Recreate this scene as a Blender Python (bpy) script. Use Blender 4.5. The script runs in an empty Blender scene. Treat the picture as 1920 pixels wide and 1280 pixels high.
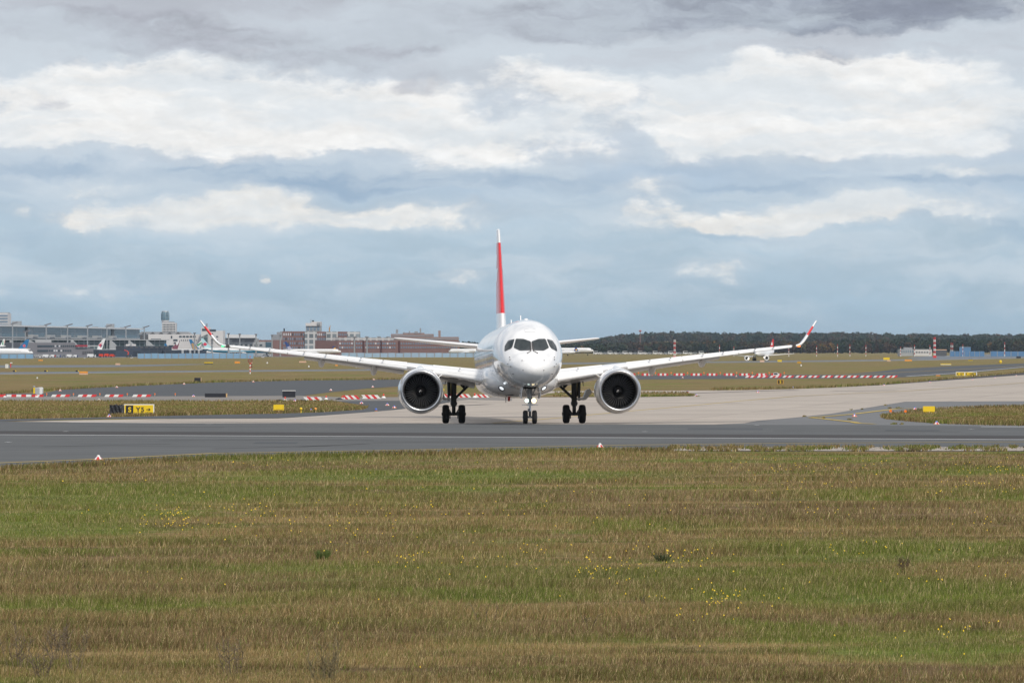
import bpy, bmesh, math, random
import numpy as np
from mathutils import Vector
R = math.radians
random.seed(7); rng = np.random.default_rng(11)
S = bpy.context.scene
COL = S.collection

# ------------------------------------------------------------------ camera
F, CX, HY, H = 7245.0, 960.0, 651.0, 3.95      # focal length in photo pixels, centre column, horizon row, eye height
cam_d = bpy.data.cameras.new('camera'); cam = bpy.data.objects.new('camera', cam_d); COL.objects.link(cam)
cam.location = (0, 0, H); cam.rotation_euler = (R(90), 0, 0)
cam_d.sensor_width = 36; cam_d.lens = 36*F/1920
cam_d.shift_y = (HY-640)/1920
cam_d.clip_start = 0.5; cam_d.clip_end = 60000
S.camera = cam
S.render.resolution_x, S.render.resolution_y = 1024, 682
S.view_settings.view_transform = 'Standard'; S.view_settings.look = 'None'
S.view_settings.exposure = 0.1; S.view_settings.gamma = 1

# ------------------------------------------------------------------ sun and sky
SUN_AZ, SUN_EL = R(28), R(46)                  # to the right behind the camera
sdir = Vector((math.sin(SUN_AZ)*math.cos(SUN_EL), -math.cos(SUN_AZ)*math.cos(SUN_EL), math.sin(SUN_EL)))
sun_d = bpy.data.lights.new('sun', 'SUN'); sun_d.energy = 2.5; sun_d.angle = R(6); sun_d.color = (1, .92, .80)
sun = bpy.data.objects.new('sun', sun_d); COL.objects.link(sun)
sun.rotation_euler = (-sdir).to_track_quat('-Z', 'Y').to_euler(); sun.location = (60, -60, 90)

W_ = bpy.data.worlds.new('World'); S.world = W_; W_.use_nodes = True
def build_sky():
    nt = W_.node_tree; nt.nodes.clear(); N = nt.nodes.new; L = nt.links.new
    def setin(n, i, v):
        if hasattr(v, 'is_output'): L(v, n.inputs[i])
        else: n.inputs[i].default_value = v
    def M(op, a, b=0.0, c=0.0, clamp=False):
        n = N('ShaderNodeMath'); n.operation = op; n.use_clamp = clamp
        setin(n, 0, a); setin(n, 1, b); setin(n, 2, c); return n.outputs[0]
    def V(op, a, b=(0, 0, 0), s=None):
        n = N('ShaderNodeVectorMath'); n.operation = op; setin(n, 0, a); setin(n, 1, b)
        if s is not None: n.inputs['Scale'].default_value = s
        return n.outputs['Value'] if op in ('LENGTH', 'DOT_PRODUCT') else n.outputs[0]
    def comb(x, y, z=0.0):
        n = N('ShaderNodeCombineXYZ'); setin(n, 0, x); setin(n, 1, y); setin(n, 2, z); return n.outputs[0]
    def noise(v, scale, det=6, rough=.55, col=False, dist=0.0):
        n = N('ShaderNodeTexNoise'); L(v, n.inputs['Vector']); n.inputs['Scale'].default_value = scale
        n.inputs['Detail'].default_value = det; n.inputs['Roughness'].default_value = rough; n.inputs['Distortion'].default_value = dist
        return n.outputs['Color' if col else 'Fac']
    def ss(x, a, b, lo=0.0, hi=1.0):
        n = N('ShaderNodeMapRange'); n.interpolation_type = 'SMOOTHSTEP'; setin(n, 0, x)
        n.inputs[1].default_value = a; n.inputs[2].default_value = b; n.inputs[3].default_value = lo; n.inputs[4].default_value = hi
        return n.outputs[0]
    def mix(f, a, b):
        n = N('ShaderNodeMix'); n.data_type = 'RGBA'; setin(n, 0, f)
        for s, v in ((6, a), (7, b)):
            if hasattr(v, 'is_output'): L(v, n.inputs[s])
            else: n.inputs[s].default_value = (*v, 1)
        return n.outputs[2]
    def scl(c, f):                                    # colour * number
        n = N('ShaderNodeVectorMath'); n.operation = 'SCALE'; setin(n, 0, c); setin(n, 3, f); return n.outputs[0]
    tc = N('ShaderNodeTexCoord'); d = tc.outputs['Generated']
    sp = N('ShaderNodeSeparateXYZ'); L(d, sp.inputs[0])
    u = M('MULTIPLY', M('ARCTAN2', sp.outputs[0], sp.outputs[1]), 72.45)
    v = M('MULTIPLY', M('ARCSINE', sp.outputs[2]), 72.45)
    p = comb(u, v)
    # irregular edges: two scales of warp in direction space
    w1 = V('MULTIPLY', V('SUBTRACT', noise(V('MULTIPLY', p, (.38, .8, 1)), 1.0, 3, .5, True), (.5, .5, .5)), (3.0, .85, 0))
    w2 = V('MULTIPLY', V('SUBTRACT', noise(V('MULTIPLY', p, (1.5, 2.4, 1)), 1.0, 6, .62, True), (.5, .5, .5)), (.95, .5, 0))
    pw = V('ADD', p, V('ADD', w1, w2))
    def field(blobs):
        tot = None
        for (x, y, rx, ry, a) in blobs:              # photo pixels -> direction (hundredths of the focal length)
            q = V('MULTIPLY', V('SUBTRACT', pw, ((x-960)/100, (651-y)/100, 0)), (100/rx, 100/ry, 0))
            f = ss(V('LENGTH', q), 1.25, .25, 0.0, a)
            tot = f if tot is None else M('ADD', tot, f)
        return tot
    bright = [(300,150,400,75,.9),(330,235,430,80,1.0),(690,205,240,75,.9),(60,255,200,45,.6),(860,285,130,55,.75),(1000,270,170,70,.6),
              (1000,150,170,60,.55),(1340,220,150,85,.8),(1430,150,300,70,.8),(1720,150,330,90,.9),(1560,265,330,50,.85),(1820,240,220,60,.8),
              (1190,190,180,70,.6),(560,235,330,75,.5),(120,200,300,90,.5),(910,185,260,80,.36),(1120,265,220,75,.2),(1650,220,420,80,.3)]
    low = [(400,405,310,48,.95),(470,372,150,40,.7),(770,408,240,30,.75),(170,405,95,34,.7),(30,398,32,16,.6),(1250,405,190,40,.6),
           (1560,395,200,38,1.0),(1420,420,200,22,.8),(1820,395,190,44,.55),(1220,345,130,30,.5),(1800,325,230,22,.55),(120,345,250,26,.35),
           (500,524,16,10,.7),(855,523,34,22,.6),(750,520,80,16,.4),(20,545,50,16,.6),(200,535,150,20,.4),(1080,490,130,26,.45),
           (1300,515,120,26,.45),(1480,490,280,22,.3),(1750,470,220,22,.3)]
    dark = [(200,60,330,45,.95),(420,85,110,40,.6),(650,90,230,55,.95),(850,40,300,60,.8),(1150,40,260,60,.7),(1240,15,200,38,1.0),(1640,25,380,52,1.25),
            (1560,95,160,18,.4),(820,160,90,26,.55),(60,190,95,36,.45)]
    band = [(250,318,420,18,.9),(760,340,480,30,1.1),(560,312,300,22,.6),(1330,305,260,28,.5),(1620,345,420,16,.9),(1900,440,110,40,.6),(40,440,120,30,.5),
            (1400,440,280,14,.5)]
    n1 = noise(V('MULTIPLY', p, (.55, 1.15, 1)), 1.0, 8, .6)
    n2 = noise(V('MULTIPLY', p, (.55, 1.15, 1)), 1.0, 8, .6)
    pl = V('ADD', p, (.10, .16, 0)); n2 = noise(V('MULTIPLY', pl, (.55, 1.15, 1)), 1.0, 8, .6)
    relief = M('SUBTRACT', n1, n2)                     # tops lit, bases grey
    nf = M('SUBTRACT', n1, .5)
    fine = M('SUBTRACT', noise(V('MULTIPLY', pw, (1.6, 3.0, 1)), 1.0, 7, .6), .5)
    wisp = M('SUBTRACT', noise(V('MULTIPLY', pw, (.30, 1.7, 1)), 1.0, 6, .55), .5)
    ramp = N('ShaderNodeValToRGB'); L(M('MULTIPLY', v, .1), ramp.inputs[0]); cr = ramp.color_ramp
    pts = [(0, (.365, .49, .595)), (.06, (.36, .49, .60)), (.14, (.41, .53, .63)), (.22, (.45, .57, .67)), (.31, (.44, .545, .66)), (.42, (.55, .62, .70)), (.54, (.55, .59, .65)), (.66, (.47, .50, .56))]
    cr.elements[0].position, cr.elements[0].color = pts[0][0], (*pts[0][1], 1)
    cr.elements[1].position, cr.elements[1].color = pts[-1][0], (*pts[-1][1], 1)
    for q, c in pts[1:-1]:
        e = cr.elements.new(q); e.color = (*c, 1)
    c = ramp.outputs[0]
    c = scl(c, M('ADD', .97, M('MULTIPLY', wisp, .32)))
    fb = ss(M('ADD', field(band), M('MULTIPLY', wisp, .5)), .2, 1.15)
    c = mix(M('MULTIPLY', fb, .8), c, (.285, .40, .54))
    fh0, fl0, fdk = field(bright), field(low), field(dark)
    bil = M('SUBTRACT', noise(V('MULTIPLY', pw, (2.6, 4.4, 1)), 1.0, 8, .66), .5)      # billowed cloud edges
    rl2 = M('SUBTRACT', noise(V('MULTIPLY', pw, (1.1, 1.9, 1)), 1.0, 7, .62), noise(V('MULTIPLY', V('ADD', pw, (.06, .10, 0)), (1.1, 1.9, 1)), 1.0, 7, .62))
    soft = M('ADD', M('MULTIPLY', relief, .62), M('MULTIPLY', rl2, .20))
    edge = M('ADD', M('ADD', M('MULTIPLY', nf, 1.9), M('MULTIPLY', fine, .60)), M('MULTIPLY', bil, .30))
    s1 = ss(M('ADD', fh0, M('MULTIPLY', edge, .6)), .05, .95)
    c = mix(M('MULTIPLY', s1, .82), c, scl((.57, .62, .68), M('ADD', 1.0, M('MULTIPLY', soft, 1.2))))
    s2 = ss(M('ADD', fh0, edge), .50, .98)
    c = mix(M('MULTIPLY', s2, .88), c, scl((.87, .862, .845), M('ADD', 1.0, soft)))
    fd = ss(M('ADD', fdk, M('MULTIPLY', edge, .9)), .26, .86)
    dcol = mix(ss(u, -3.0, 6.0), (.385, .405, .46), (.225, .255, .325))
    c = mix(M('MULTIPLY', fd, .88), c, scl(dcol, M('ADD', 1.04, M('MULTIPLY', soft, 1.5))))
    s3 = ss(M('ADD', fl0, M('MULTIPLY', edge, .7)), .0, .95)
    c = mix(M('MULTIPLY', s3, .66), c, scl((.60, .645, .69), M('ADD', 1.0, soft)))
    s4 = ss(M('ADD', fl0, edge), .44, .95)
    c = mix(M('MULTIPLY', s4, .82), c, scl((.84, .82, .78), M('ADD', .99, M('MULTIPLY', soft, 1.3))))
    vl = ss(M('ADD', noise(V('MULTIPLY', pw, (.22, 1.15, 1)), 1.0, 7, .6), M('MULTIPLY', v, .012)), .44, .66)   # thin veils near the horizon
    c = mix(M('MULTIPLY', vl, M('MULTIPLY', ss(v, .1, 1.2), .55)), c, (.60, .675, .74))
    # the rest of the sky above the frame: broken cloud over a physical blue sky
    sky = N('ShaderNodeTexSky'); sky.sky_type = 'NISHITA'; sky.sun_disc = False
    sky.sun_elevation = SUN_EL; sky.sun_rotation = math.atan2(sdir.x, sdir.y); sky.air_density = 1; sky.dust_density = 1.2
    nz = noise(V('MULTIPLY', d, (1, 1, 2.2)), 2.6, 8, .6)
    hi = mix(ss(nz, .36, .56), scl(sky.outputs[0], .1), scl((.80, .82, .85), M('ADD', .55, M('MULTIPLY', nz, .8))))
    c = mix(ss(v, 7.0, 11.0), c, hi)
    bg = N('ShaderNodeBackground'); L(scl(c, 10.0), bg.inputs[0]); bg.inputs[1].default_value = 0.1
    out = N('ShaderNodeOutputWorld'); L(bg.outputs[0], out.inputs[0])
build_sky()
W_.cycles.sampling_method = 'MANUAL'; W_.cycles.sample_map_resolution = 512

# ------------------------------------------------------------------ helpers
GP = [(-2000, 0), (196, 0), (216, -.30), (6500, -4.9), (90000, -4.9)]
def gz(Y): return float(np.interp(Y, [a for a, b in GP], [b for a, b in GP]))
def G(px, py):                                          # photo pixel -> point on the ground
    Y = F*H/max(py-HY, .3)
    for _ in range(60):
        Y = .5*Y + .5*F*(H-gz(Y))/max(py-HY, .3)
    Y = min(Y, 12000)
    return Vector(((px-CX)/F*Y, Y, gz(Y)))
def P(px, py, Y): return Vector(((px-CX)/F*Y, Y, H-(py-HY)/F*Y))   # photo pixel at a known distance

MATS = {}
def mat(name, col, rough=.5, metal=0.0, var=.12, scale=3.0, bump=0.0, coat=0.0, emit=0.0, spec=.5, space='Object'):
    if name in MATS: return MATS[name]
    m = bpy.data.materials.new(name); m.use_nodes = True; nt = m.node_tree; b = nt.nodes['Principled BSDF']
    N = nt.nodes.new; L = nt.links.new
    b.inputs['Roughness'].default_value = rough; b.inputs['Metallic'].default_value = metal
    b.inputs['Coat Weight'].default_value = coat; b.inputs['Coat Roughness'].default_value = .08; b.inputs['Specular IOR Level'].default_value = spec
    tc = N('ShaderNodeTexCoord'); n = N('ShaderNodeTexNoise'); L(tc.outputs[space], n.inputs['Vector'])
    n.inputs['Scale'].default_value = scale; n.inputs['Detail'].default_value = 6; n.inputs['Roughness'].default_value = .6
    x = N('ShaderNodeMix'); x.data_type = 'RGBA'; L(n.outputs['Fac'], x.inputs[0])
    x.inputs[6].default_value = (*[max(0, c*(1-var)) for c in col], 1); x.inputs[7].default_value = (*[min(1, c*(1+var)) for c in col], 1)
    L(x.outputs[2], b.inputs['Base Color'])
    if bump:
        bp = N('ShaderNodeBump'); bp.inputs['Strength'].default_value = bump; L(n.outputs['Fac'], bp.inputs['Height']); L(bp.outputs[0], b.inputs['Normal'])
    if emit:
        b.inputs['Emission Color'].default_value = (*col, 1); b.inputs['Emission Strength'].default_value = emit
    MATS[name] = m; return m

def tag(o, label=None, cat=None, group=None, kind=None):
    if label: o['label'] = label
    if cat: o['category'] = cat
    if group: o['group'] = group
    if kind: o['kind'] = kind
    return o
def thing(name, label, cat, loc=(0, 0, 0), rot=(0, 0, 0), group=None):
    o = bpy.data.objects.new(name, None); COL.objects.link(o); o.location = loc; o.rotation_euler = rot
    o.empty_display_size = .3
    return tag(o, label, cat, group)
def world_off(p):
    v = Vector((0, 0, 0))
    while p is not None: v = v + p.location; p = p.parent
    return v
def kids(o): return [c for c in COL.objects if c.parent == o]
def copy_tree(o, parent=None):
    c = o.copy(); COL.objects.link(c)
    if parent is not None: c.parent = parent
    for ch in kids(o): copy_tree(ch, c)
    return c

class MB:
    """collects shapes for ONE mesh object"""
    def __init__(self): self.v = []; self.f = []; self.mi = []
    def add(self, vs, fs, mi=0):
        b = len(self.v); self.v += [tuple(x) for x in vs]
        self.f += [tuple(b+i for i in f) for f in fs]; self.mi += [mi]*len(fs); return self
    def box(self, x0, x1, y0, y1, z0, z1, mi=0):
        vs = [(x, y, z) for z in (z0, z1) for y in (y0, y1) for x in (x0, x1)]
        return self.add(vs, [(0, 2, 3, 1), (4, 5, 7, 6), (0, 1, 5, 4), (2, 6, 7, 3), (0, 4, 6, 2), (1, 3, 7, 5)], mi)
    def prism(self, pts, axis, a, b, mi=0):             # polygon extruded along an axis from a to b
        n = len(pts)
        def put(p, q):
            if axis == 'y': return (p[0], q, p[1])
            if axis == 'x': return (q, p[0], p[1])
            return (p[0], p[1], q)
        vs = [put(p, a) for p in pts]+[put(p, b) for p in pts]
        fs = [tuple(range(n)), tuple(range(2*n-1, n-1, -1))]+[(i, i+n, (i+1) % n+n, (i+1) % n) for i in range(n)]
        return self.add(vs, fs, mi)
    def tube(self, a, b, r0, r1=None, n=10, mi=0):
        r1 = r0 if r1 is None else r1; a, b = Vector(a), Vector(b); d = (b-a).normalized()
        s = d.orthogonal().normalized(); t = d.cross(s)
        vs = [];
        for c, r in ((a, r0), (b, r1)):
            vs += [c+(s*math.cos(2*math.pi*i/n)+t*math.sin(2*math.pi*i/n))*r for i in range(n)]
        fs = [(i, (i+1) % n, (i+1) % n+n, i+n) for i in range(n)]+[tuple(range(n-1, -1, -1)), tuple(range(n, 2*n))]
        return self.add(vs, fs, mi)
    def bar(self, a, b, w, h=None, mi=0): return self.tube(a, b, w*.7, w*.7, 4, mi)
    def rings(self, rings, cap=True, closed=True, mis=None, mi=0):
        n = len(rings[0]); b = len(self.v)
        for r in rings: self.v += [tuple(p) for p in r]
        for k in range(len(rings)-1):
            for i in range(n if closed else n-1):
                j = (i+1) % n
                self.f.append((b+k*n+i, b+k*n+j, b+(k+1)*n+j, b+(k+1)*n+i)); self.mi.append(mis[k] if mis else mi)
        if cap:
            self.f.append(tuple(b+i for i in range(n-1, -1, -1))); self.mi.append(mis[0] if mis else mi)
            self.f.append(tuple(b+(len(rings)-1)*n+i for i in range(n))); self.mi.append(mis[-1] if mis else mi)
        return self
    def lathe(self, prof, c, axis='y', n=48, mis=None, mi=0, cap=False):   # prof: (along, radius)
        rs = []
        for a, r in prof:
            ring = []
            for i in range(n):
                t = 2*math.pi*i/n; p, q = r*math.cos(t), r*math.sin(t)
                ring.append((c[0]+p, c[1]+a, c[2]+q) if axis == 'y' else (c[0]+p, c[1]+q, c[2]+a) if axis == 'z' else (c[0]+a, c[1]+p, c[2]+q))
            rs.append(ring)
        return self.rings(rs, cap, True, mis, mi)
    def sphere(self, c, r, n=10, sc=(1, 1, 1), mi=0):
        prof = [(-r*math.cos(math.pi*k/n), max(r*math.sin(math.pi*k/n), 1e-4)) for k in range(n+1)]
        rs = [[(c[0]+q*math.cos(2*math.pi*i/(2*n))*sc[0], c[1]+q*math.sin(2*math.pi*i/(2*n))*sc[1], c[2]+a*sc[2]) for i in range(2*n)] for a, q in prof]
        return self.rings(rs, True, True, None, mi)
    def build(self, name, mats, parent=None, local=False, smooth=False, auto=None):
        me = bpy.data.meshes.new(name); off = Vector((0, 0, 0))
        if parent is not None and not local: off = world_off(parent)
        me.from_pydata([(a-off.x, b-off.y, c-off.z) for a, b, c in self.v], [], self.f)
        mats = mats if isinstance(mats, (list, tuple)) else [mats]
        for m in mats: me.materials.append(m)
        if len(mats) > 1: me.polygons.foreach_set('material_index', self.mi)
        bm = bmesh.new(); bm.from_mesh(me); bmesh.ops.recalc_face_normals(bm, faces=bm.faces); bm.to_mesh(me); bm.free()
        if smooth:
            me.polygons.foreach_set('use_smooth', [True]*len(me.polygons))
            if auto is not None:
                me.set_sharp_from_angle(angle=R(auto))
        me.update()
        o = bpy.data.objects.new(name, me); COL.objects.link(o)
        if parent is not None: o.parent = parent
        return o

def pchip(x, y, xq):
    x, y, xq = map(np.asarray, (x, y, xq)); h = np.diff(x); d = np.diff(y)/h; m = np.zeros_like(y, dtype=float)
    for i in range(1, len(x)-1):
        if d[i-1]*d[i] > 0: m[i] = 2*d[i-1]*d[i]/(d[i-1]+d[i])
    m[0], m[-1] = d[0], d[-1]
    k = np.clip(np.searchsorted(x, xq)-1, 0, len(h)-1); t = (xq-x[k])/h[k]
    return ((1+2*t)*(1-t)**2)*y[k]+t*(1-t)**2*h[k]*m[k]+t*t*(3-2*t)*y[k+1]+t*t*(t-1)*h[k]*m[k+1]

# ------------------------------------------------------------------ ground materials
def grass_material(name, blade=False):
    m = bpy.data.materials.new(name); m.use_nodes = True; nt = m.node_tree; b = nt.nodes['Principled BSDF']; N = nt.nodes.new; L = nt.links.new
    b.inputs['Roughness'].default_value = .9; b.inputs['Specular IOR Level'].default_value = .12
    g = N('ShaderNodeNewGeometry')
    def noise(sc, scale, det, rough=.55):
        mp = N('ShaderNodeMapping'); L(g.outputs['Position'], mp.inputs[0]); mp.inputs['Scale'].default_value = (*sc, 0); mp.inputs['Rotation'].default_value = (0, 0, R(-8))
        n = N('ShaderNodeTexNoise'); L(mp.outputs[0], n.inputs['Vector']); n.inputs['Scale'].default_value = scale
        n.inputs['Detail'].default_value = det; n.inputs['Roughness'].default_value = rough; return n.outputs['Fac']
    def ss(x, a, c):
        n = N('ShaderNodeMapRange'); n.interpolation_type = 'SMOOTHSTEP'; L(x, n.inputs[0]); n.inputs[1].default_value = a; n.inputs[2].default_value = c; return n.outputs[0]
    def mix(f, a, c, t='MIX'):
        n = N('ShaderNodeMix'); n.data_type = 'RGBA'; n.blend_type = t
        if hasattr(f, 'is_output'): L(f, n.inputs[0])
        else: n.inputs[0].default_value = f
        for s, v in ((6, a), (7, c)):
            if hasattr(v, 'is_output'): L(v, n.inputs[s])
            else: n.inputs[s].default_value = (*v, 1)
        return n.outputs[2]
    big = noise((.75, 1.0), .085, 5, .6); streak = noise((.07, .8), 1.0, 5, .62); mid = noise((.45, 1), .9, 5, .6); fine = noise((1, 1), 9, 4, .65)
    c = mix(ss(streak, .36, .62), (.120, .085, .040), (.305, .222, .105))
    gr = N('ShaderNodeMath'); gr.operation = 'ADD'; L(big, gr.inputs[0])
    g2 = noise((.6, 1), .32, 4, .6); g3 = N('ShaderNodeMath'); g3.operation = 'MULTIPLY_ADD'; L(g2, g3.inputs[0]); g3.inputs[1].default_value = .5; g3.inputs[2].default_value = -.25; g4 = N('ShaderNodeMath'); g4.operation = 'ADD'; L(big, g4.inputs[0]); L(g3.outputs[0], g4.inputs[1]); L(g4.outputs[0], gr.inputs[0])
    mm = N('ShaderNodeMath'); mm.operation = 'MULTIPLY_ADD'; L(streak, mm.inputs[0]); mm.inputs[1].default_value = -.45; mm.inputs[2].default_value = .22; L(mm.outputs[0], gr.inputs[1])
    c = mix(ss(gr.outputs[0], .46, .63), c, mix(ss(mid, .3, .7), (.105, .130, .026), (.180, .212, .046)))
    c = mix(ss(mid, .58, .72), c, (.135, .150, .036)); dk = noise((.5, 1), .42, 6, .65); c = mix(ss(dk, .56, .70), c, (.095, .075, .036))
    wp = N('ShaderNodeVectorMath'); wp.operation = 'ADD'; L(g.outputs['Position'], wp.inputs[0]); wn = N('ShaderNodeTexNoise'); wn.inputs['Scale'].default_value = .35; wn.inputs['Detail'].default_value = 5; L(g.outputs['Position'], wn.inputs['Vector'])
    ws = N('ShaderNodeVectorMath'); ws.operation = 'MULTIPLY_ADD'; L(wn.outputs['Color'], ws.inputs[0]); ws.inputs[1].default_value = (5, 5, 0); ws.inputs[2].default_value = (-2.5, -2.5, 0); L(ws.outputs[0], wp.inputs[1])
    def patches(lst):
        tot = None
        for px, py, rx, ry in lst:
            Yc = F*H/(py-HY); q = N('ShaderNodeVectorMath'); q.operation = 'SUBTRACT'; L(wp.outputs[0], q.inputs[0]); q.inputs[1].default_value = ((px-CX)/F*Yc, Yc, 0)
            q2 = N('ShaderNodeVectorMath'); q2.operation = 'MULTIPLY'; L(q.outputs[0], q2.inputs[0]); q2.inputs[1].default_value = (F/(rx*Yc), 2/(F*H*(1/(py-ry-HY)-1/(py+ry-HY))), 0)
            q3 = N('ShaderNodeVectorMath'); q3.operation = 'LENGTH'; L(q2.outputs[0], q3.inputs[0]); f = ss(q3.outputs['Value'], 1.25, .55)
            if tot is None: tot = f
            else:
                a = N('ShaderNodeMath'); a.operation = 'MAXIMUM'; L(tot, a.inputs[0]); L(f, a.inputs[1]); tot = a.outputs[0]
        return tot
    def damp(f, k):
        a = N('ShaderNodeMath'); a.operation = 'MULTIPLY'; L(f, a.inputs[0]); a.inputs[1].default_value = k; return a.outputs[0]
    far = noise((.35, 1), .022, 5, .65); c = mix(damp(ss(far, .50, .62), .38), c, (.185, .138, .076))
    c = mix(damp(patches([(1660, 1030, 360, 24), (60, 992, 260, 18), (250, 925, 420, 20), (820, 893, 480, 13), (1700, 1120, 430, 34), (1760, 1215, 330, 18), (930, 1115, 260, 10), (160, 1138, 330, 14), (1500, 1180, 120, 10)]), .84), c, mix(ss(mid, .3, .7), (.105, .138, .028), (.172, .208, .046)))
    c = mix(damp(patches([(480, 1195, 620, 18), (1000, 1180, 420, 14), (1650, 1165, 330, 12), (1300, 1250, 700, 12), (300, 1050, 320, 14), (700, 1020, 280, 14), (1500, 960, 460, 16), (1150, 930, 420, 12)]), .62), c, mix(ss(mid, .3, .7), (.125, .085, .048), (.235, .165, .095)))
    c = mix(.75, c, mix(ss(fine, .3, .7), (.56, .56, .56), (1.40, 1.36, 1.30)), 'MULTIPLY')
    sc_ = N('ShaderNodeVectorMath'); sc_.operation = 'SCALE'; L(c, sc_.inputs[0]); sc_.inputs[3].default_value = .92; c = sc_.outputs[0]
    if blade:
        at = N('ShaderNodeAttribute'); at.attribute_name = 'rnd'
        c = mix(ss(at.outputs['Fac'], .76, .95), c, (.40, .32, .175))
        c = mix(ss(at.outputs['Fac'], .28, .04), c, (.130, .170, .036))
        at2 = N('ShaderNodeAttribute'); at2.attribute_name = 'val'
        mr = N('ShaderNodeVectorMath'); mr.operation = 'SCALE'; L(c, mr.inputs[0]); L(at2.outputs['Fac'], mr.inputs[3]); c = mr.outputs[0]
    L(c, b.inputs['Base Color'])
    if not blade:
        bp = N('ShaderNodeBump'); bp.inputs['Strength'].default_value = .6; bp.inputs['Distance'].default_value = .15; L(fine, bp.inputs['Height']); L(bp.outputs[0], b.inputs['Normal'])
    return m
M_GRASS = grass_material('meadow'); M_BLADE = grass_material('meadow_blades', True)

def paving_material(name, col, var, streak=.10, crack=0.0, rough=.9):
    m = bpy.data.materials.new(name); m.use_nodes = True; nt = m.node_tree; b = nt.nodes['Principled BSDF']; N = nt.nodes.new; L = nt.links.new
    b.inputs['Roughness'].default_value = rough; b.inputs['Specular IOR Level'].default_value = .15
    g = N('ShaderNodeNewGeometry'); acc = None
    for sc, scale, amp in (((.05, .9), .55, streak), ((1, 1), .35, var), ((1, 1), 14, var*.9), ((.16, 1), 2.2, streak*.6)):
        mp = N('ShaderNodeMapping'); L(g.outputs['Position'], mp.inputs[0]); mp.inputs['Scale'].default_value = (*sc, 0); mp.inputs['Rotation'].default_value = (0, 0, R(12))
        n = N('ShaderNodeTexNoise'); L(mp.outputs[0], n.inputs['Vector']); n.inputs['Scale'].default_value = scale; n.inputs['Detail'].default_value = 5
        a = N('ShaderNodeMath'); a.operation = 'MULTIPLY_ADD'; L(n.outputs['Fac'], a.inputs[0]); a.inputs[1].default_value = 2*amp
        a.inputs[2].default_value = -amp
        if acc is None: acc = a.outputs[0]
        else:
            s = N('ShaderNodeMath'); s.operation = 'ADD'; L(acc, s.inputs[0]); L(a.outputs[0], s.inputs[1]); acc = s.outputs[0]
    s = N('ShaderNodeMath'); s.operation = 'ADD'; L(acc, s.inputs[0]); s.inputs[1].default_value = 1.0
    if crack:
        mp = N('ShaderNodeMapping'); L(g.outputs['Position'], mp.inputs[0]); mp.inputs['Scale'].default_value = (1, 1, 0); mp.inputs['Rotation'].default_value = (0, 0, R(12))
        br = N('ShaderNodeTexBrick'); L(mp.outputs[0], br.inputs[0]); br.offset = 0; br.inputs['Scale'].default_value = 1; br.inputs['Brick Width'].default_value = 7.5; br.inputs['Row Height'].default_value = 7.5
        br.inputs['Mortar Size'].default_value = .07; br.inputs['Mortar Smooth'].default_value = .3; br.inputs['Color1'].default_value = (1, 1, 1, 1); br.inputs['Color2'].default_value = (.86, .86, .86, 1); br.inputs['Mortar'].default_value = (1-crack, 1-crack, 1-crack, 1)
        q = N('ShaderNodeMath'); q.operation = 'MULTIPLY'; L(s.outputs[0], q.inputs[0]); L(br.outputs['Color'], q.inputs[1]); s = q
    v = N('ShaderNodeVectorMath'); v.operation = 'SCALE'; v.inputs[0].default_value = col; L(s.outputs[0], v.inputs[3])
    L(v.outputs[0], b.inputs['Base Color']); return m
M_ASPH = paving_material('runway_asphalt', (.102, .107, .111), .15, .36)
M_ASPH2 = paving_material('taxiway_asphalt', (.082, .088, .096), .12, .16)
M_ASPH3 = paving_material('connector_asphalt', (.16, .165, .172), .10, .14)
M_BAND = paving_material('rubbered_asphalt', (.060, .058, .060), .10, .10)
M_CONC = paving_material('apron_concrete', (.415, .370, .328), .13, .20, .42)
M_CONC2 = paving_material('service_road', (.215, .20, .188), .08, .12)
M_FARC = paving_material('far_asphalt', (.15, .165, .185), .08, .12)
M_WHITE = paving_material('worn_white_paint', (.66, .67, .68), .16, .16)
M_YELL = paving_material('worn_yellow_paint', (.46, .34, .09), .18, .18)
M_GRAV = paving_material('gravel_strip', (.235, .21, .185), .25, .2)
M_CRACK = paving_material('joint_sealant', (.13, .12, .12), .2, .2)

def sheet(name, pts, level, m, world=False):
    bm = bmesh.new()
    vs = [bm.verts.new((p[0], p[1], 0) if world else (*G(*p)[:2], 0)) for p in pts]
    bm.faces.new(vs); bm.normal_update()
    if bm.faces[:][0].normal.z < 0: bmesh.ops.reverse_faces(bm, faces=bm.faces[:])
    bmesh.ops.triangulate(bm, faces=bm.faces[:])
    for yb in (196, 216, 6500):
        bmesh.ops.bisect_plane(bm, geom=bm.verts[:]+bm.edges[:]+bm.faces[:], plane_co=(0, yb, 0), plane_no=(0, 1, 0), dist=1e-4)
    for v in bm.verts: v.co.z = gz(v.co.y)+level*.004*(1 if v.co.y < 330 else 2.5)
    me = bpy.data.meshes.new(name); bm.to_mesh(me); bm.free(); me.materials.append(m)
    o = bpy.data.objects.new(name, me); COL.objects.link(o); o['kind'] = 'structure'; return o
def strip(name, pts, wid, level, m):                    # painted line of real width along ground points
    g = [G(*p) for p in pts]; L_, R_ = [], []
    for i, p in enumerate(g):
        t = (g[min(i+1, len(g)-1)]-g[max(i-1, 0)]); t.z = 0; t.normalize(); nrm = Vector((-t.y, t.x, 0))*wid/2
        L_.append((p+nrm)[:2]); R_.append((p-nrm)[:2])
    return sheet(name, L_+R_[::-1], level, m, True)

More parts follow.
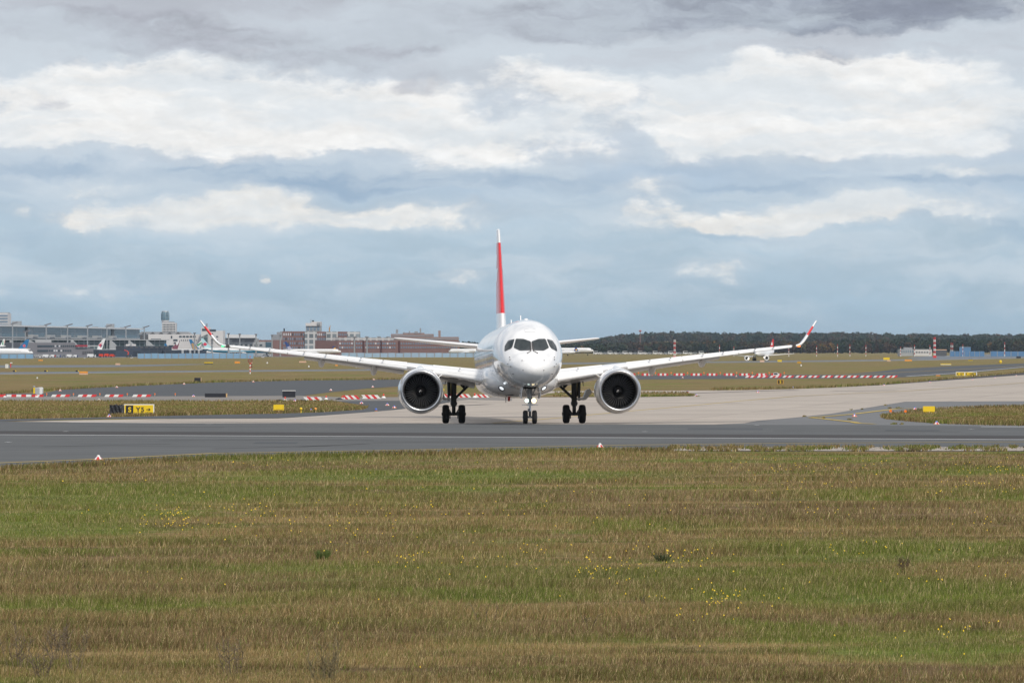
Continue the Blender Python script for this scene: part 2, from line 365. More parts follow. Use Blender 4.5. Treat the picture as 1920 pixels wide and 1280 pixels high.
sheet('ground', [(-5000, -400), (5000, -400), (5000, 11500), (-5000, 11500)], 0, M_GRASS, True)
sheet('left_taxiway', [(-500, 740), (80, 737.5), (110, 731), (165, 727), (220, 725), (345, 719), (400, 717), (470, 714.5), (580, 713), (700, 712), (835, 709), (1040, 706),
      (1220, 703.5), (1400, 702.5), (1575, 702.5), (1640, 697), (1690, 691), (1790, 686), (1920, 681), (2300, 670), (2300, 676), (1920, 689), (1800, 700.5), (1720, 706), (1640, 709),
      (1520, 709.5), (1220, 711), (1040, 712), (900, 715), (835, 720), (745, 724.5), (690, 728), (620, 735), (560, 743), (385, 744), (-500, 744)], 1, M_ASPH2)
sheet('connector_road', [(1300, 799), (1420, 787), (1500, 781), (1697, 752.5), (1920, 751), (2600, 750), (2600, 805), (1920, 802), (1500, 800)], 1, M_ASPH3)
sheet('dark_shoulder', [(1480, 731), (1565, 726), (1650, 721), (1760, 712), (1920, 698.5), (2200, 680), (2200, 690), (1920, 706), (1760, 718), (1650, 725), (1565, 729.5), (1480, 733)], 1, M_BAND)
sheet('service_road', [(-500, 743.5), (0, 743.5), (385, 742.8), (560, 742), (650, 745), (760, 744.5), (860, 745), (960, 744), (960, 756), (860, 756), (820, 752), (720, 751), (540, 752), (400, 752), (0, 751.5), (-500, 751.5)], 2, M_CONC2)
sheet('apron', [(30, 790.3), (130, 788), (300, 785.5), (520, 784.5), (600, 779.5), (700, 772), (745, 768), (800, 762), (850, 753), (900, 746.5), (960, 741), (1035, 733.5), (1200, 733),
      (1300, 732.5), (1400, 731.5), (1490, 729.5), (1560, 727), (1650, 722.5), (1760, 714.5), (1920, 703), (2200, 687), (2600, 752), (1920, 752), (1697, 753), (1559, 775.5), (1500, 782),
      (1420, 789), (1300, 800), (700, 797), (30, 792.5)], 3, M_CONC)
sheet('dark_road', [(-500, 789.5), (0, 786), (150, 783.5), (360, 778.5), (520, 775.5), (600, 773), (680, 768), (690, 764.5), (682, 760), (645, 754), (628, 751.7), (760, 751.2), (860, 750), (830, 756.5),
      (745, 768), (700, 772), (600, 779.5), (520, 784), (360, 784.8), (205, 785), (0, 790), (-500, 794)], 4, M_ASPH2)
sheet('runway', [(-3000, 776.5), (0, 790.3), (960, 795.2), (1920, 800), (6000, 819), (6000, 818), (2600, 835), (1920, 838.5), (1400, 840), (1270, 840.6), (1262, 844), (1140, 846), (960, 849), (760, 852.5), (600, 856), (400, 860.5), (200, 871), (0, 881.5), (-400, 902), (-3000, 960)], 5, M_ASPH)
sheet('rubber_band', [(-3000, 794), (0, 808.3), (1920, 817.3), (6000, 836.5), (6000, 843), (1920, 823.4), (0, 814.4), (-3000, 800)], 6, M_BAND)
strip('runway_edge_line', [(-3000, 800.9), (0, 815.6), (960, 820.2), (1920, 824.8), (5000, 839.6)], .42, 7, M_WHITE)
strip('runway_far_line', [(130, 792.0), (600, 794.3), (1130, 796.8)], .40, 7, M_WHITE)
strip('runway_far_line', [(1840, 800.6), (1920, 801.0), (3000, 806)], .5, 7, M_WHITE)
strip('shoulder_line', [(-400, 884), (0, 868.5), (160, 862.5), (400, 850.5), (600, 847.2), (760, 844.3), (960, 839.5), (1100, 836.2), (1400, 832.2), (1920, 829), (3000, 827)], .28, 7, M_YELL)
for a, b in (((12, 829.8), (19, 829.9)), ((120, 809.6), (126, 809.7)), ((388, 796.2), (396, 796.3)), ((1206, 809.8), (1212, 809.9)), ((1416, 797.7), (1422, 797.8)), ((1818, 805.4), (1824, 805.5))):
    strip('runway_dash', [a, b], .35, 8, M_WHITE)
strip('apron_line', [(925, 793.5), (1010, 786.6), (1053, 783), (1100, 778.5), (1143, 774.3), (1181, 770.7), (1270, 763), (1384, 752), (1494, 743.4), (1530, 741.5), (1697, 733.6), (1806, 726.4), (1916, 718.3), (2050, 709)], .24, 5, M_YELL)
strip('apron_faint_line', [(880, 771.2), (1010, 771.4), (1180, 771.8)], .12, 4, M_YELL)
strip('connector_line', [(1520, 782.6), (1560, 780), (1600, 776.5), (1640, 771.5), (1680, 767), (1760, 764.2), (1850, 761.5), (2100, 760)], .40, 6, M_YELL)
strip('connector_line', [(1518, 783.2), (1535, 784.5), (1560, 787), (1600, 791.5), (1640, 795.2)], .40, 6, M_YELL)
strip('taxiway_line', [(1430, 706), (1580, 704), (1700, 697.5), (1800, 692.5), (1920, 686), (2100, 678)], .5, 3, M_YELL)
strip('taxiway_edge_line', [(1700, 705.5), (1800, 699), (1920, 688)], .5, 3, M_WHITE)
for a, b, w in (((560, 838.5), (690, 832.5), .35), ((400, 842), (620, 836.5), .25), ((700, 830.5), (900, 828.5), .22), ((80, 838), (320, 833), .2), ((1000, 806.5), (1130, 805.2), .3), ((1240, 828.5), (1500, 829), .15), ((150, 800), (420, 801.5), .3), ((1450, 808), (1800, 810), .25), ((300, 826), (700, 825.5), .2)):
    strip('tyre_mark', [a, ((a[0]*.55+b[0]*.45), a[1]*.55+b[1]*.45-.25), b], w, 6, M_BAND)
for pts in ([(1290, 803), (1430, 803.6), (1430, 806.4), (1288, 805.8)], [(480, 829), (560, 829.4), (556, 832.5), (474, 832.2)], [(1660, 806), (1760, 806.5), (1762, 808.6), (1660, 808.1)]):
    sheet('asphalt_patch', pts, 6, M_ASPH2)
for i, (a, b, w) in enumerate((((820, 755.4), (897, 753.8), .5), ((820, 762.5), (918, 758), 1.0), ((1180, 771.4), (1500, 773.5), .10), ((880, 772.3), (950, 771.0), .10), ((860, 788), (990, 790.5), .12), ((1300, 737.5), (1490, 731.5), 1.2), ((1560, 733.5), (1680, 732.2), .9),
                               ((1100, 782), (1330, 786), .06), ((1500, 760), (1900, 740), .07), ((1230, 749), (1560, 752), .09))):
    strip('apron_joint', [a, ((a[0]*.6+b[0]*.4), a[1]*.6+b[1]*.4+.12), b], w, 4, M_CRACK)
sheet('grass_sliver', [(980, 742), (1040, 737.2), (1200, 737), (1290, 737), (1306, 739.5), (1300, 743), (1200, 744.6), (1060, 744.8), (985, 745)], 5, M_GRASS)
sheet('grass_island', [(1650, 782), (1672, 776.5), (1700, 773.5), (1730, 769.5), (1760, 768), (1840, 763.5), (1920, 762), (2600, 760), (2600, 800), (1920, 797.4), (1850, 796.5), (1750, 793.3), (1700, 789), (1660, 785)], 5, M_GRASS)
sheet('gravel_strip', [(1262, 840.2), (1600, 838.9), (1920, 837.8), (2400, 836), (2400, 845), (1920, 846.2), (1600, 846.5), (1300, 846), (1262, 843)], 6, M_GRAV)
# far strips
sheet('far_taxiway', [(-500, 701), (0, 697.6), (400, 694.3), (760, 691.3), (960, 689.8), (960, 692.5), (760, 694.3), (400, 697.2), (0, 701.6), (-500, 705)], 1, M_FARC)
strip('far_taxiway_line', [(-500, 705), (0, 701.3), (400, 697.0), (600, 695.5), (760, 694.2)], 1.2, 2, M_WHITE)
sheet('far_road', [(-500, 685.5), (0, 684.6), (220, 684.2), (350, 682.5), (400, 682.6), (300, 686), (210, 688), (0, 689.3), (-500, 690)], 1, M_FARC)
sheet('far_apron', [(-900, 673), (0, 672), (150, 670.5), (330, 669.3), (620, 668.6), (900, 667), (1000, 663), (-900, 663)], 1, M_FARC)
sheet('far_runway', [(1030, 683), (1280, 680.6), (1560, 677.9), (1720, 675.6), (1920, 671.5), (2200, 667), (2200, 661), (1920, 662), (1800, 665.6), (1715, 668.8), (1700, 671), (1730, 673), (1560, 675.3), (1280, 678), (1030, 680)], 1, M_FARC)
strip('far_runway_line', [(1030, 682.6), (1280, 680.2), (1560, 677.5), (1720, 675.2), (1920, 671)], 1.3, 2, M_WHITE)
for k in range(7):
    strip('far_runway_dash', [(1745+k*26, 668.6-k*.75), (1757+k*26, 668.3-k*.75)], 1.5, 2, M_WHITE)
# ------------------------------------------------------------------ the airliner on the runway edge
M_HULL = mat('white_aircraft_paint', (.80, .805, .815), .14, 0, .03, .6, coat=.6)
M_RED = mat('red_aircraft_paint', (.68, .018, .022), .22, 0, .06, .8, coat=.3)
M_GREYP = mat('grey_aircraft_paint', (.56, .565, .57), .35, 0, .06, 1.2)
M_SLAT = mat('slat_paint', (.79, .795, .80), .28, 0, .05, 1.0)
M_LIP = mat('polished_inlet_lip', (.52, .53, .55), .34, 1, .05, 2)
M_BARREL = mat('inlet_liner', (.010, .010, .011), .6, .0, .12, 3)
M_FAN = mat('fan_blade_metal', (.105, .105, .108), .32, .4, .15, 3)
M_SPIN = mat('spinner_black', (.012, .012, .014), .18, 0, .2, 3, coat=.4)
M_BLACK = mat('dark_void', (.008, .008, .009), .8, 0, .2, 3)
M_TYRE = mat('tyre_rubber', (.016, .016, .017), .85, 0, .2, 6)
M_GEAR = mat('gear_dark_steel', (.050, .053, .056), .45, .4, .2, 5)
M_CHROME = mat('oleo_chrome', (.62, .63, .65), .18, 1, .05, 4)
M_HUB = mat('wheel_hub_grey', (.22, .22, .23), .45, .5, .1, 4)
M_GLASS = mat('cockpit_glass', (.010, .018, .020), .05, 0, .35, 1.4, coat=.15)
M_SEAL = mat('window_seal', (.10, .105, .11), .5, 0, .1, 3)
M_MARK = mat('dark_probe', (.07, .06, .06), .5, 0, .2, 8)
M_PANEL = mat('panel_line_grey', (.52, .53, .545), .4, 0, .08, 4)
M_LAMPW = mat('lit_landing_lamp', (1, .82, .48), .3, 0, 0, 1, emit=3.0)
M_LAMPG = mat('lit_taxi_lamp', (.80, 1, .90), .3, 0, 0, 1, emit=2.6)
M_LENSW = mat('lit_lens', (.90, .96, 1), .3, 0, 0, 1, emit=.85)
M_NAVG = mat('green_nav_lamp', (.10, .9, .35), .2, 0, 0, 1, emit=.9)
M_NAVR = mat('red_nav_lamp', (1, .22, .05), .2, 0, 0, 1, emit=1.4)
M_BEAC = mat('beacon_red', (.5, .03, .02), .3, 0, .1, 3)

YAW, PITCH = R(3.1), R(1.03)
g0 = G(992.5, 795.2)
jet = thing('airliner', 'white twin engine airliner with red tail fin facing the camera at the runway edge', 'airliner', (g0.x, 199.0, 0.02), (-PITCH, 0, YAW))
jet.rotation_mode = 'XYZ'
FD = [0, .1, .4, .9, 1.5, 2.1, 2.7, 3.3, 4.3, 5.3, 6.8, 24.3, 27.3, 31.3, 35.3, 38.2, 38.7]
FW = [.0, .36, .72, 1.04, 1.28, 1.45, 1.57, 1.66, 1.75, 1.80, 1.82, 1.82, 1.79, 1.5, .95, .42, .15]
FT = [2.72, 3.0, 3.28, 3.55, 3.80, 4.18, 4.60, 4.90, 5.20, 5.36, 5.44, 5.46, 5.46, 5.43, 5.32, 5.08, 4.9]
FB = [2.72, 2.47, 2.25, 2.07, 1.95, 1.88, 1.84, 1.82, 1.79, 1.78, 1.77, 1.77, 1.9, 2.55, 3.5, 4.3, 4.6]
FC = [2.72, 2.75, 2.82, 2.92, 3.0, 3.1, 3.2, 3.3, 3.42, 3.5, 3.55, 3.55, 3.6, 3.9, 4.4, 4.7, 4.75]
def hull(d):
    t = np.sqrt(np.asarray(d, float)); tk = np.sqrt(FD)
    return [pchip(tk, a, t) for a in (FW, FT, FB, FC)]
NOSE = -3.3
dd = np.concatenate([np.linspace(0.03, 2.7, 46)**2*1.0, np.linspace(7.6, 24.3, 14), np.linspace(25, 38.7, 26)])
w_, t_, b_, c_ = hull(dd); rings = []
for d, w, t, b, c in zip(dd, w_, t_, b_, c_):
    rings.append([(w*math.sin(a), d+NOSE, c+((t-c) if math.cos(a) > 0 else (c-b))*math.cos(a)) for a in np.linspace(0, 2*math.pi, 72, endpoint=False)])
fus = MB().rings(rings).build('fuselage', M_HULL, jet, True, True)
_ds = np.linspace(.001, 2.8, 1500)**2; _w, _t, _b, _c = hull(_ds)
def nose_s(x, z):                                        # first station at which the skin reaches (x, z)
    h = np.where(z > _c, _t-_c, _c-_b)
    ok = (x/np.maximum(_w, 1e-4))**2+((z-_c)/np.maximum(h, 1e-4))**2 < 1
    i = int(np.argmax(ok)); return _ds[i]+NOSE if ok.any() else 4.0
def on_skin(name, poly, m, lift, parent=jet, cuts=3, surf=nose_s, thick=.0):
    bm = bmesh.new(); f = bm.faces.new([bm.verts.new((p[0], 0, p[1])) for p in poly])
    bmesh.ops.triangulate(bm, faces=[f])
    for _ in range(cuts): bmesh.ops.subdivide_edges(bm, edges=bm.edges[:], cuts=1, use_grid_fill=True)
    for v in bm.verts: v.co.y = surf(v.co.x, v.co.z)-lift
    bm.normal_update()
    if sum(fc.normal.y for fc in bm.faces) > 0: bmesh.ops.reverse_faces(bm, faces=bm.faces[:])
    r = bmesh.ops.extrude_face_region(bm, geom=bm.faces[:])
    for v in [e for e in r['geom'] if isinstance(e, bmesh.types.BMVert)]: v.co.y -= .012
    me = bpy.data.meshes.new(name); bm.normal_update(); bmesh.ops.recalc_face_normals(bm, faces=bm.faces[:]); bm.to_mesh(me); bm.free(); me.materials.append(m)
    me.polygons.foreach_set('use_smooth', [True]*len(me.polygons)); me.set_sharp_from_angle(angle=R(40))
    o = bpy.data.objects.new(name, me); COL.objects.link(o); o.parent = parent; return o
def rounded(poly, r=.07, n=4):
    out = []; k = len(poly)
    for i in range(k):
        a, p, c = Vector(poly[i-1]), Vector(poly[i]), Vector(poly[(i+1) % k])
        q0 = p+(a-p).normalized()*min(r, (a-p).length*.4); q1 = p+(c-p).normalized()*min(r, (c-p).length*.4)
        for j in range(n+1):
            t = j/n; out.append(tuple((1-t)**2*q0+2*t*(1-t)*p+t*t*q1))
    return out
def grow(poly, d):
    cx = sum(p[0] for p in poly)/len(poly); cz = sum(p[1] for p in poly)/len(poly); out = []
    for i in range(len(poly)):
        a, p, c = Vector(poly[i-1]), Vector(poly[i]), Vector(poly[(i+1) % len(poly)])
        e = ((p-a).normalized()+(c-p).normalized()); nrm = Vector((e.y, -e.x)).normalized()
        if nrm.dot(p-Vector((cx, cz))) < 0: nrm = -nrm
        out.append(tuple(p+nrm*d))
    return out
front = [(.036, 4.20), (.40, 4.325), (.745, 4.34), (.885, 3.90), (.60, 3.755), (.036, 3.765)]
side = [(.845, 4.335), (1.12, 4.26), (1.30, 3.98), (1.345, 3.72), (1.06, 3.865), (.985, 3.96)]
for sgn in (-1, 1):
    for pl in (front, side):
        q = [(sgn*x, z) for x, z in pl]; q = q if sgn > 0 else q[::-1]
        fr = on_skin('cockpit_window', rounded(grow(q, .035)), M_SEAL, .002)
        on_skin('pane', rounded(q), M_GLASS, .012, fr)
    # wipers parked on the centre post
    a = (sgn*.045, nose_s(.045, 4.12)-.05, 4.12); b = (sgn*.07, nose_s(.07, 3.72)-.05, 3.72); c = (sgn*.25, nose_s(.25, 3.60)-.05, 3.60)
    MB().tube(a, b, .022, n=6).tube(b, c, .016, n=6).sphere(c, .03, 5).build('wiper', M_MARK, jet, True)
# hatch outline above the windows and small probes on the nose
hp = [(-.27, 4.70), (.27, 4.70), (.30, 4.83), (.24, 4.90), (-.24, 4.90), (-.30, 4.83)]
on_skin('roof_hatch', rounded(hp, .05), M_PANEL, .000, cuts=2); on_skin('roof_hatch', rounded(grow(hp, -.022), .05), M_HULL, .006, cuts=2)
for sgn in (-1, 1):
    for x, z, l in ((1.13, 3.40, .12), (1.12, 3.28, .16), (1.24, 3.06, .10), (1.10, 2.92, .16), (.98, 2.53, .2), (.55, 3.22, .06), (.52, 2.72, .06)):
        s = nose_s(x, z); MB().tube((sgn*x, s+.05, z), (sgn*(x+.03), s-.07, z+.01), .02, .012, 6).box(sgn*x-l/2*.7, sgn*x+l/2*.7, s-.02, s+.02, z-.012, z+.012).build('air_data_probe', M_MARK, jet, True)
    # forward doors: outline on the flank
    for d0, hgt in ((2.2, 1.85), ):
        ring = []
        for zz in np.linspace(2.55, 4.40, 12):
            w, t, b, c = [float(q) for q in hull(d0+3.0)]; h = (t-c) if zz > c else (c-b)
            ring.append((sgn*(w*math.sqrt(max(0, 1-((zz-c)/h)**2))+.008), zz))
        for s0 in (d0, d0+.82):
            m = MB()
            for p, q in zip(ring[:-1], ring[1:]): m.bar((p[0], s0, p[1]), (q[0], s0, q[1]), .018)
            m.build('door_seam', M_PANEL, jet, True)
    # cabin windows along the flank
    for k in range(30):
        s0 = 3.9+k*.80; zz = 3.92; pts = rounded([(s0-.13, zz-.19), (s0+.13, zz-.19), (s0+.13, zz+.19), (s0-.13, zz+.19)], .1); vs = []
        w, t, b, c = [float(q) for q in hull(s0-NOSE)]
        for lift in (-.02, .003):
            vs += [(sgn*(w*math.sqrt(1-((z-c)/(t-c))**2)+lift), y, z) for y, z in pts]
        n = len(pts); MB().add(vs, [tuple(range(n, 2*n))]+[(i, (i+1) % n, (i+1) % n+n, i+n) for i in range(n)]).build('cabin_window', M_GLASS, jet, True)
for d0 in (1.28, 6.2, 13.0, 19.0):                       # skin joints round the hull
    w, t, b, c = [float(q) for q in hull(d0)]; m = MB(); rs = []
    for dy, lift in ((-.008, -.004), (0, .003), (.008, -.004)):
        rs.append([((w+lift)*math.sin(a), d0+NOSE+dy, c+((t-c) if math.cos(a) > 0 else (c-b))*math.cos(a)+lift*math.cos(a)) for a in np.linspace(0, 2*math.pi, 72, endpoint=False)])
    m.rings(rs, False).build('skin_joint', M_PANEL, jet, True, True)
# belly fairing, superellipse loft
BS = [5.6, 6.1, 6.8, 7.6, 8.6, 9.8, 12, 15, 17.5, 19.5, 21, 22.2]
BW = [.5, 1.1, 1.55, 1.86, 2.03, 2.09, 2.12, 2.12, 2.05, 1.85, 1.4, .7]
BB = [2.05, 1.80, 1.62, 1.50, 1.42, 1.38, 1.36, 1.36, 1.40, 1.55, 1.75, 2.0]
BT = [2.2, 2.5, 2.8, 3.05, 3.2, 3.3, 3.3, 3.3, 3.25, 3.1, 2.9, 2.5]
def fair(s): return [pchip(BS, a, s) for a in (BW, BB, BT)]
ss_ = np.linspace(5.6, 22.2, 40); rings = []
for s, w, b, t in zip(ss_, *fair(ss_)):
    c = b+(t-b)*.55; ring = []
    for a in np.linspace(0, 2*math.pi, 56, endpoint=False):
        sx, cz = math.sin(a), math.cos(a); e = .80
        ring.append((w*math.copysign(abs(sx)**e, sx), s, c+((t-c) if cz > 0 else (c-b))*math.copysign(abs(cz)**e, cz)))
    rings.append(ring)
bf = MB().rings(rings).build('belly_fairing', M_HULL, jet, True, True)
_fs = np.linspace(5.6, 12, 500); _fw, _fb, _ft = fair(_fs)
def fair_s(x, z):
    c = _fb+(_ft-_fb)*.55; h = np.where(z > c, _ft-c, c-_fb)
    ok = np.abs(x/_fw)**2.5+np.abs((z-c)/h)**2.5 < 1
    return _fs[int(np.argmax(ok))] if ok.any() else 9.0
def ell(cx, cz, a, b, rot=0, n=16):
    return [(cx+a*math.cos(t)*math.cos(rot)-b*math.sin(t)*math.sin(rot), cz+a*math.cos(t)*math.sin(rot)+b*math.sin(t)*math.cos(rot)) for t in np.linspace(0, 2*math.pi, n, endpoint=False)]
for sgn in (-1, 1):
    fr = on_skin('landing_light', ell(sgn*1.13, 1.86, .19, .11, -sgn*-.6), M_SEAL, .01, cuts=2, surf=fair_s)
    on_skin('lens', ell(sgn*1.13, 1.87, .13, .065, -sgn*-.6), M_LENSW, .03, fr, cuts=1, surf=fair_s)
on_skin('ram_air_inlet', [(-.80, 1.52), (-.48, 1.56), (-.40, 1.52), (-.56, 1.50)], M_BLACK, .02, cuts=2, surf=fair_s)
on_skin('ram_air_inlet', [(.80, 1.52), (.48, 1.56), (.40, 1.52), (.56, 1.50)][::-1], M_BLACK, .02, cuts=2, surf=fair_s)
def side_lens(x, z):
    s = nose_s(abs(x), z); return s
MB().sphere((-1.085, 4.2, 2.12), .06, 7).build('wing_inspection_light', M_LENSW, jet, True, True)

# wings
def airfoil(n=15, t=.12, camber=.018):
    x = (1-np.cos(np.linspace(0, math.pi, n)))/2
    y = 5*t*(.2969*np.sqrt(x)-.126*x-.3516*x**2+.2843*x**3-.1036*x**4); yc = camber*4*x*(1-x)
    up = list(zip(x, yc+y)); lo = list(zip(x, yc-y))
    return up[::-1]+lo[1:-1]                              # TE over the top to LE, then back below
def loft_section(lat, le, z, c, t, up, inc=0.0, camber=.018):
    pts = []
    for x, y in airfoil(t=t, camber=camber):
        yy = y-(x-.0)*math.tan(inc)
        pts.append((lat+up[0]*yy*c, le+x*c, z+up[1]*yy*c))
    return pts
WL = [(1.2, 8.9, 2.42, 6.6, .125), (2.0, 9.35, 2.52, 6.1, .122), (4.2, 10.6, 2.84, 4.85, .115), (6.1, 11.65, 3.12, 3.95, .108), (9.3, 13.4, 3.53, 3.05, .10), (12.6, 15.2, 3.93, 2.25, .098), (15.75, 16.95, 4.29, 1.55, .095)]
WG = [(16.05, 17.2, 4.33, 1.45, .10, -.10), (16.32, 17.5, 4.42, 1.32, .12, -.45), (16.52, 17.8, 4.60, 1.2, .135, -.80), (16.70, 18.05, 4.82, 1.1, .145, -.87), (17.10, 18.75, 5.34, .82, .16, -.89), (17.45, 19.4, 5.80, .42, .20, -.90)]
def densify(rows, n=4):
    rows = [np.array(r, float) for r in rows]; out = []
    for p, q in zip(rows[:-1], rows[1:]): out += [tuple(p+(q-p)*k/n) for k in range(n)]
    return out+[tuple(rows[-1])]
def wl(lat, i): return float(np.interp(lat, [a[0] for a in WL], [a[i] for a in WL]))
M_LINE = mat('seam_shadow', (.16, .16, .17), .6, 0, .1, 4)
for sgn in (-1, 1):
    secs = [loft_section(sgn*a, b, c, d, t, (-sgn*.1, .995), R(2.2)) for a, b, c, d, t in WL]
    if sgn < 0: pass
    wing = MB().rings(secs).build('wing', [M_HULL], jet, True, True, 50)
    gsec = [loft_section(sgn*WL[-1][0], *WL[-1][1:3], WL[-1][3], WL[-1][4], (-sgn*.1, .995), R(2.0))]
    gsec += [loft_section(sgn*a, b, c, d, t, (sgn*u, math.sqrt(1-u*u)), R(1.0), .0) for a, b, c, d, t, u in densify(WG, 4)]
    MB().rings(gsec, True, True, [1 if i in range(14, 18) else 0 for i in range(len(gsec))]).build('winglet', [M_HULL, M_RED], wing, True, True, 50)
    # leading edge slats, lowered a little ahead of the wing
    for (l0, l1) in ((2.02, 4.62), (6.02, 9.2), (9.24, 12.5), (12.54, 15.7)):
        rs = []
        for lat in np.linspace(l0, l1, 8):
            c = wl(lat, 3); t = wl(lat, 4); le = wl(lat, 1); z = wl(lat, 2); ring = []
            af = airfoil(31, t); n = 30
            upper = [p for p in af[:31] if p[0] <= .17]; lower = [p for p in af[31:] if p[0] <= .055]
            sec = upper+lower+[(.075, -.012), (.10, .012), (.14, .040)]
            ca, sa = math.cos(R(11)), math.sin(R(11))
            for x, y in sec:
                x2, y2 = (x-.17)*ca-(y-.06)*sa*-1*-1, (x-.17)*sa+(y-.06)*ca
                x2, y2 = x2+.17-.028, y2+.06+.001
                ring.append((sgn*lat-sgn*.1*y2*c, le+x2*c, z+y2*c))
            rs.append(ring)
        MB().rings(rs).build('slat', M_SLAT, wing, True, True, 35)
    # flaps lowered behind the wing, and their track fairings
    for (l0, l1) in ((2.2, 5.9), (6.1, 11.6)):
        rs = []
        for lat in np.linspace(l0, l1, 5):
            c = wl(lat, 3); te = wl(lat, 1)+c; z = wl(lat, 2)-c*.075
            rs.append([(sgn*lat, te-.30*c+x*.32*c, z+.02*c+y*.32*c-x*.05*c) for x, y in airfoil(9, .12)])
        MB().rings(rs).build('flap', M_GREYP, wing, True, True, 40)
    for lat, ln, dz in ((7.75, 2.7, .50), (10.65, 2.2, .42)):
        te = wl(lat, 1)+wl(lat, 3); z = wl(lat, 2)-.10; rs = []
        for k, (s, w, h) in enumerate(((0, .02, .05), (.12, .10, .16), (.3, .16, .30), (.55, .18, .42), (.8, .16, .40), (.95, .09, .25), (1, .02, .1))):
            y = te-ln*.62+s*ln; zt = z+.03-s*.14*ln*.5
            rs.append([(sgn*lat+w*math.cos(a), y, zt-h*dz*1.15*(1+math.sin(a))) for a in np.linspace(0, 2*math.pi, 14, endpoint=False)])
        MB().rings(rs).build('flap_track_fairing', M_GREYP, wing, True, True)
    MB().sphere((sgn*16.13, 17.02, 4.30), .07, 8, (1.4, 1.3, .75)).build('navigation_light', M_NAVG if sgn < 0 else M_NAVR, wing, True, True)
    MB().box(min(sgn*15.76, sgn*15.95), max(sgn*15.76, sgn*15.95), 16.93, 17.12, 4.20, 4.38).build('light_housing', M_MARK, wing, True)
    for lat in (3.2, 7.3, 8.5, 10.4, 11.6, 13.5, 14.6):   # small vents in the slats
        MB().box(sgn*lat-.035, sgn*lat+.035, wl(lat, 1)+.05*wl(lat, 3)-.30, wl(lat, 1)+.05*wl(lat, 3)-.1, wl(lat, 2)+.055*wl(lat, 3)-.05, wl(lat, 2)+.055*wl(lat, 3)-.012).build('drain_vent', M_MARK, wing, True)

# engines
for sgn in (-1, 1):
    ex, es, ez = sgn*5.33, 8.45, 1.75
    eng = MB().lathe([(.10, 1.135), (.25, 1.165), (.5, 1.195), (.9, 1.222), (1.4, 1.235), (2.1, 1.225), (2.8, 1.16), (3.4, 1.06), (3.9, .93), (3.9, .90), (3.0, .95)], (ex, es, ez), n=64).build('engine', M_HULL, jet, True, True, 60)
    MB().lathe([(.42, .905), (.28, .912), (.16, .93), (.07, .96), (.02, 1.0), (0, 1.04), (.012, 1.075), (.045, 1.105), (.10, 1.135)], (ex, es, ez), n=64).build('inlet_lip', M_LIP, eng, True, True)
    MB().lathe([(.42, .905), (.7, .90), (1.05, .90), (1.12, .90), (1.12, .01)], (ex, es, ez), n=64).build('inlet_barrel', M_BARREL, eng, True, True, 40)
    MB().lathe([(.55, .001), (.58, .05), (.66, .13), (.78, .21), (.95, .29), (1.05, .31)], (ex, es, ez), n=32).build('spinner', M_SPIN, eng, True, True)
    sm = MB(); pr = None  # white curled mark: the swirl glint at the spinner centre, put in as colour
    for q in np.linspace(0, 1, 7):
        rr = .02+.10*q; aa = 2.2+q*1.6; p_ = (ex+rr*math.cos(aa), es+.545+.32*(rr/.2)**1.5*.35, ez+rr*math.sin(aa))
        if pr: sm.tube(pr, p_, .022*(1.1-q*.6), .02*(1.0-q*.6), 6)
        pr = p_
    sm.build('spinner_glint_mark', M_HULL, eng, True)
    for k in range(36):
        a0 = 2*math.pi*k/36; m = MB(); rs = []
        for r, sw, ch, tw in ((.29, 0, .20, .35), (.5, .03, .22, .65), (.7, .02, .24, .95), (.885, -.02, .24, 1.15)):
            a = a0+sw; ring = []
            for q, th in ((-.5, 0), (0, .010), (.5, 0), (0, -.010)):
                off = q*ch*math.sin(tw)*.30+th; y = 1.0+q*ch*math.cos(tw)
                ring.append((ex+r*math.cos(a)-off*math.sin(a)*sgn, es+y, ez+r*math.sin(a)+off*math.cos(a)*sgn))
            rs.append(ring)
        m.rings(rs).build('fan_blade', M_FAN, eng, True, True)
    MB().lathe([(3.6, .70), (4.6, .56), (4.6, .50), (3.7, .5)], (ex, es, ez), n=32).lathe([(3.9, .40), (4.7, .30), (5.4, .04)], (ex, es, ez), n=24).build('exhaust_nozzle', M_GEAR, eng, True, True)
    rs = []
    for s, w, zb, zt in ((9.3, .06, 2.80, 2.92), (9.8, .20, 2.80, 3.02), (10.8, .24, 2.75, 3.12), (12.0, .24, 2.6, 3.15), (14.5, .20, 2.3, 2.95), (16, .05, 2.6, 2.9)):
        rs.append([(ex+w*math.cos(a), s, (zb+zt)/2+(zt-zb)/2*math.sin(a)) for a in np.linspace(0, 2*math.pi, 16, endpoint=False)])
    MB().rings(rs).build('pylon', M_HULL, eng, True, True)
    # vortex strake on the inboard shoulder
    a = R(38); cx, cz = -sgn*math.cos(a), math.sin(a); n = (cz, sgn*math.cos(a))
    m = MB(); vs = []
    for th in (-.02, .02):
        for s, r in ((.75, 1.19), (1.15, 1.47), (1.75, 1.50), (1.95, 1.20)):
            vs.append((ex+cx*r+th*cz, es+s, ez+cz*r-th*cx))
    m.add(vs, [(0, 1, 2, 3), (7, 6, 5, 4), (0, 4, 5, 1), (1, 5, 6, 2), (2, 6, 7, 3), (3, 7, 4, 0)]).build('strake', M_HULL, eng, True)

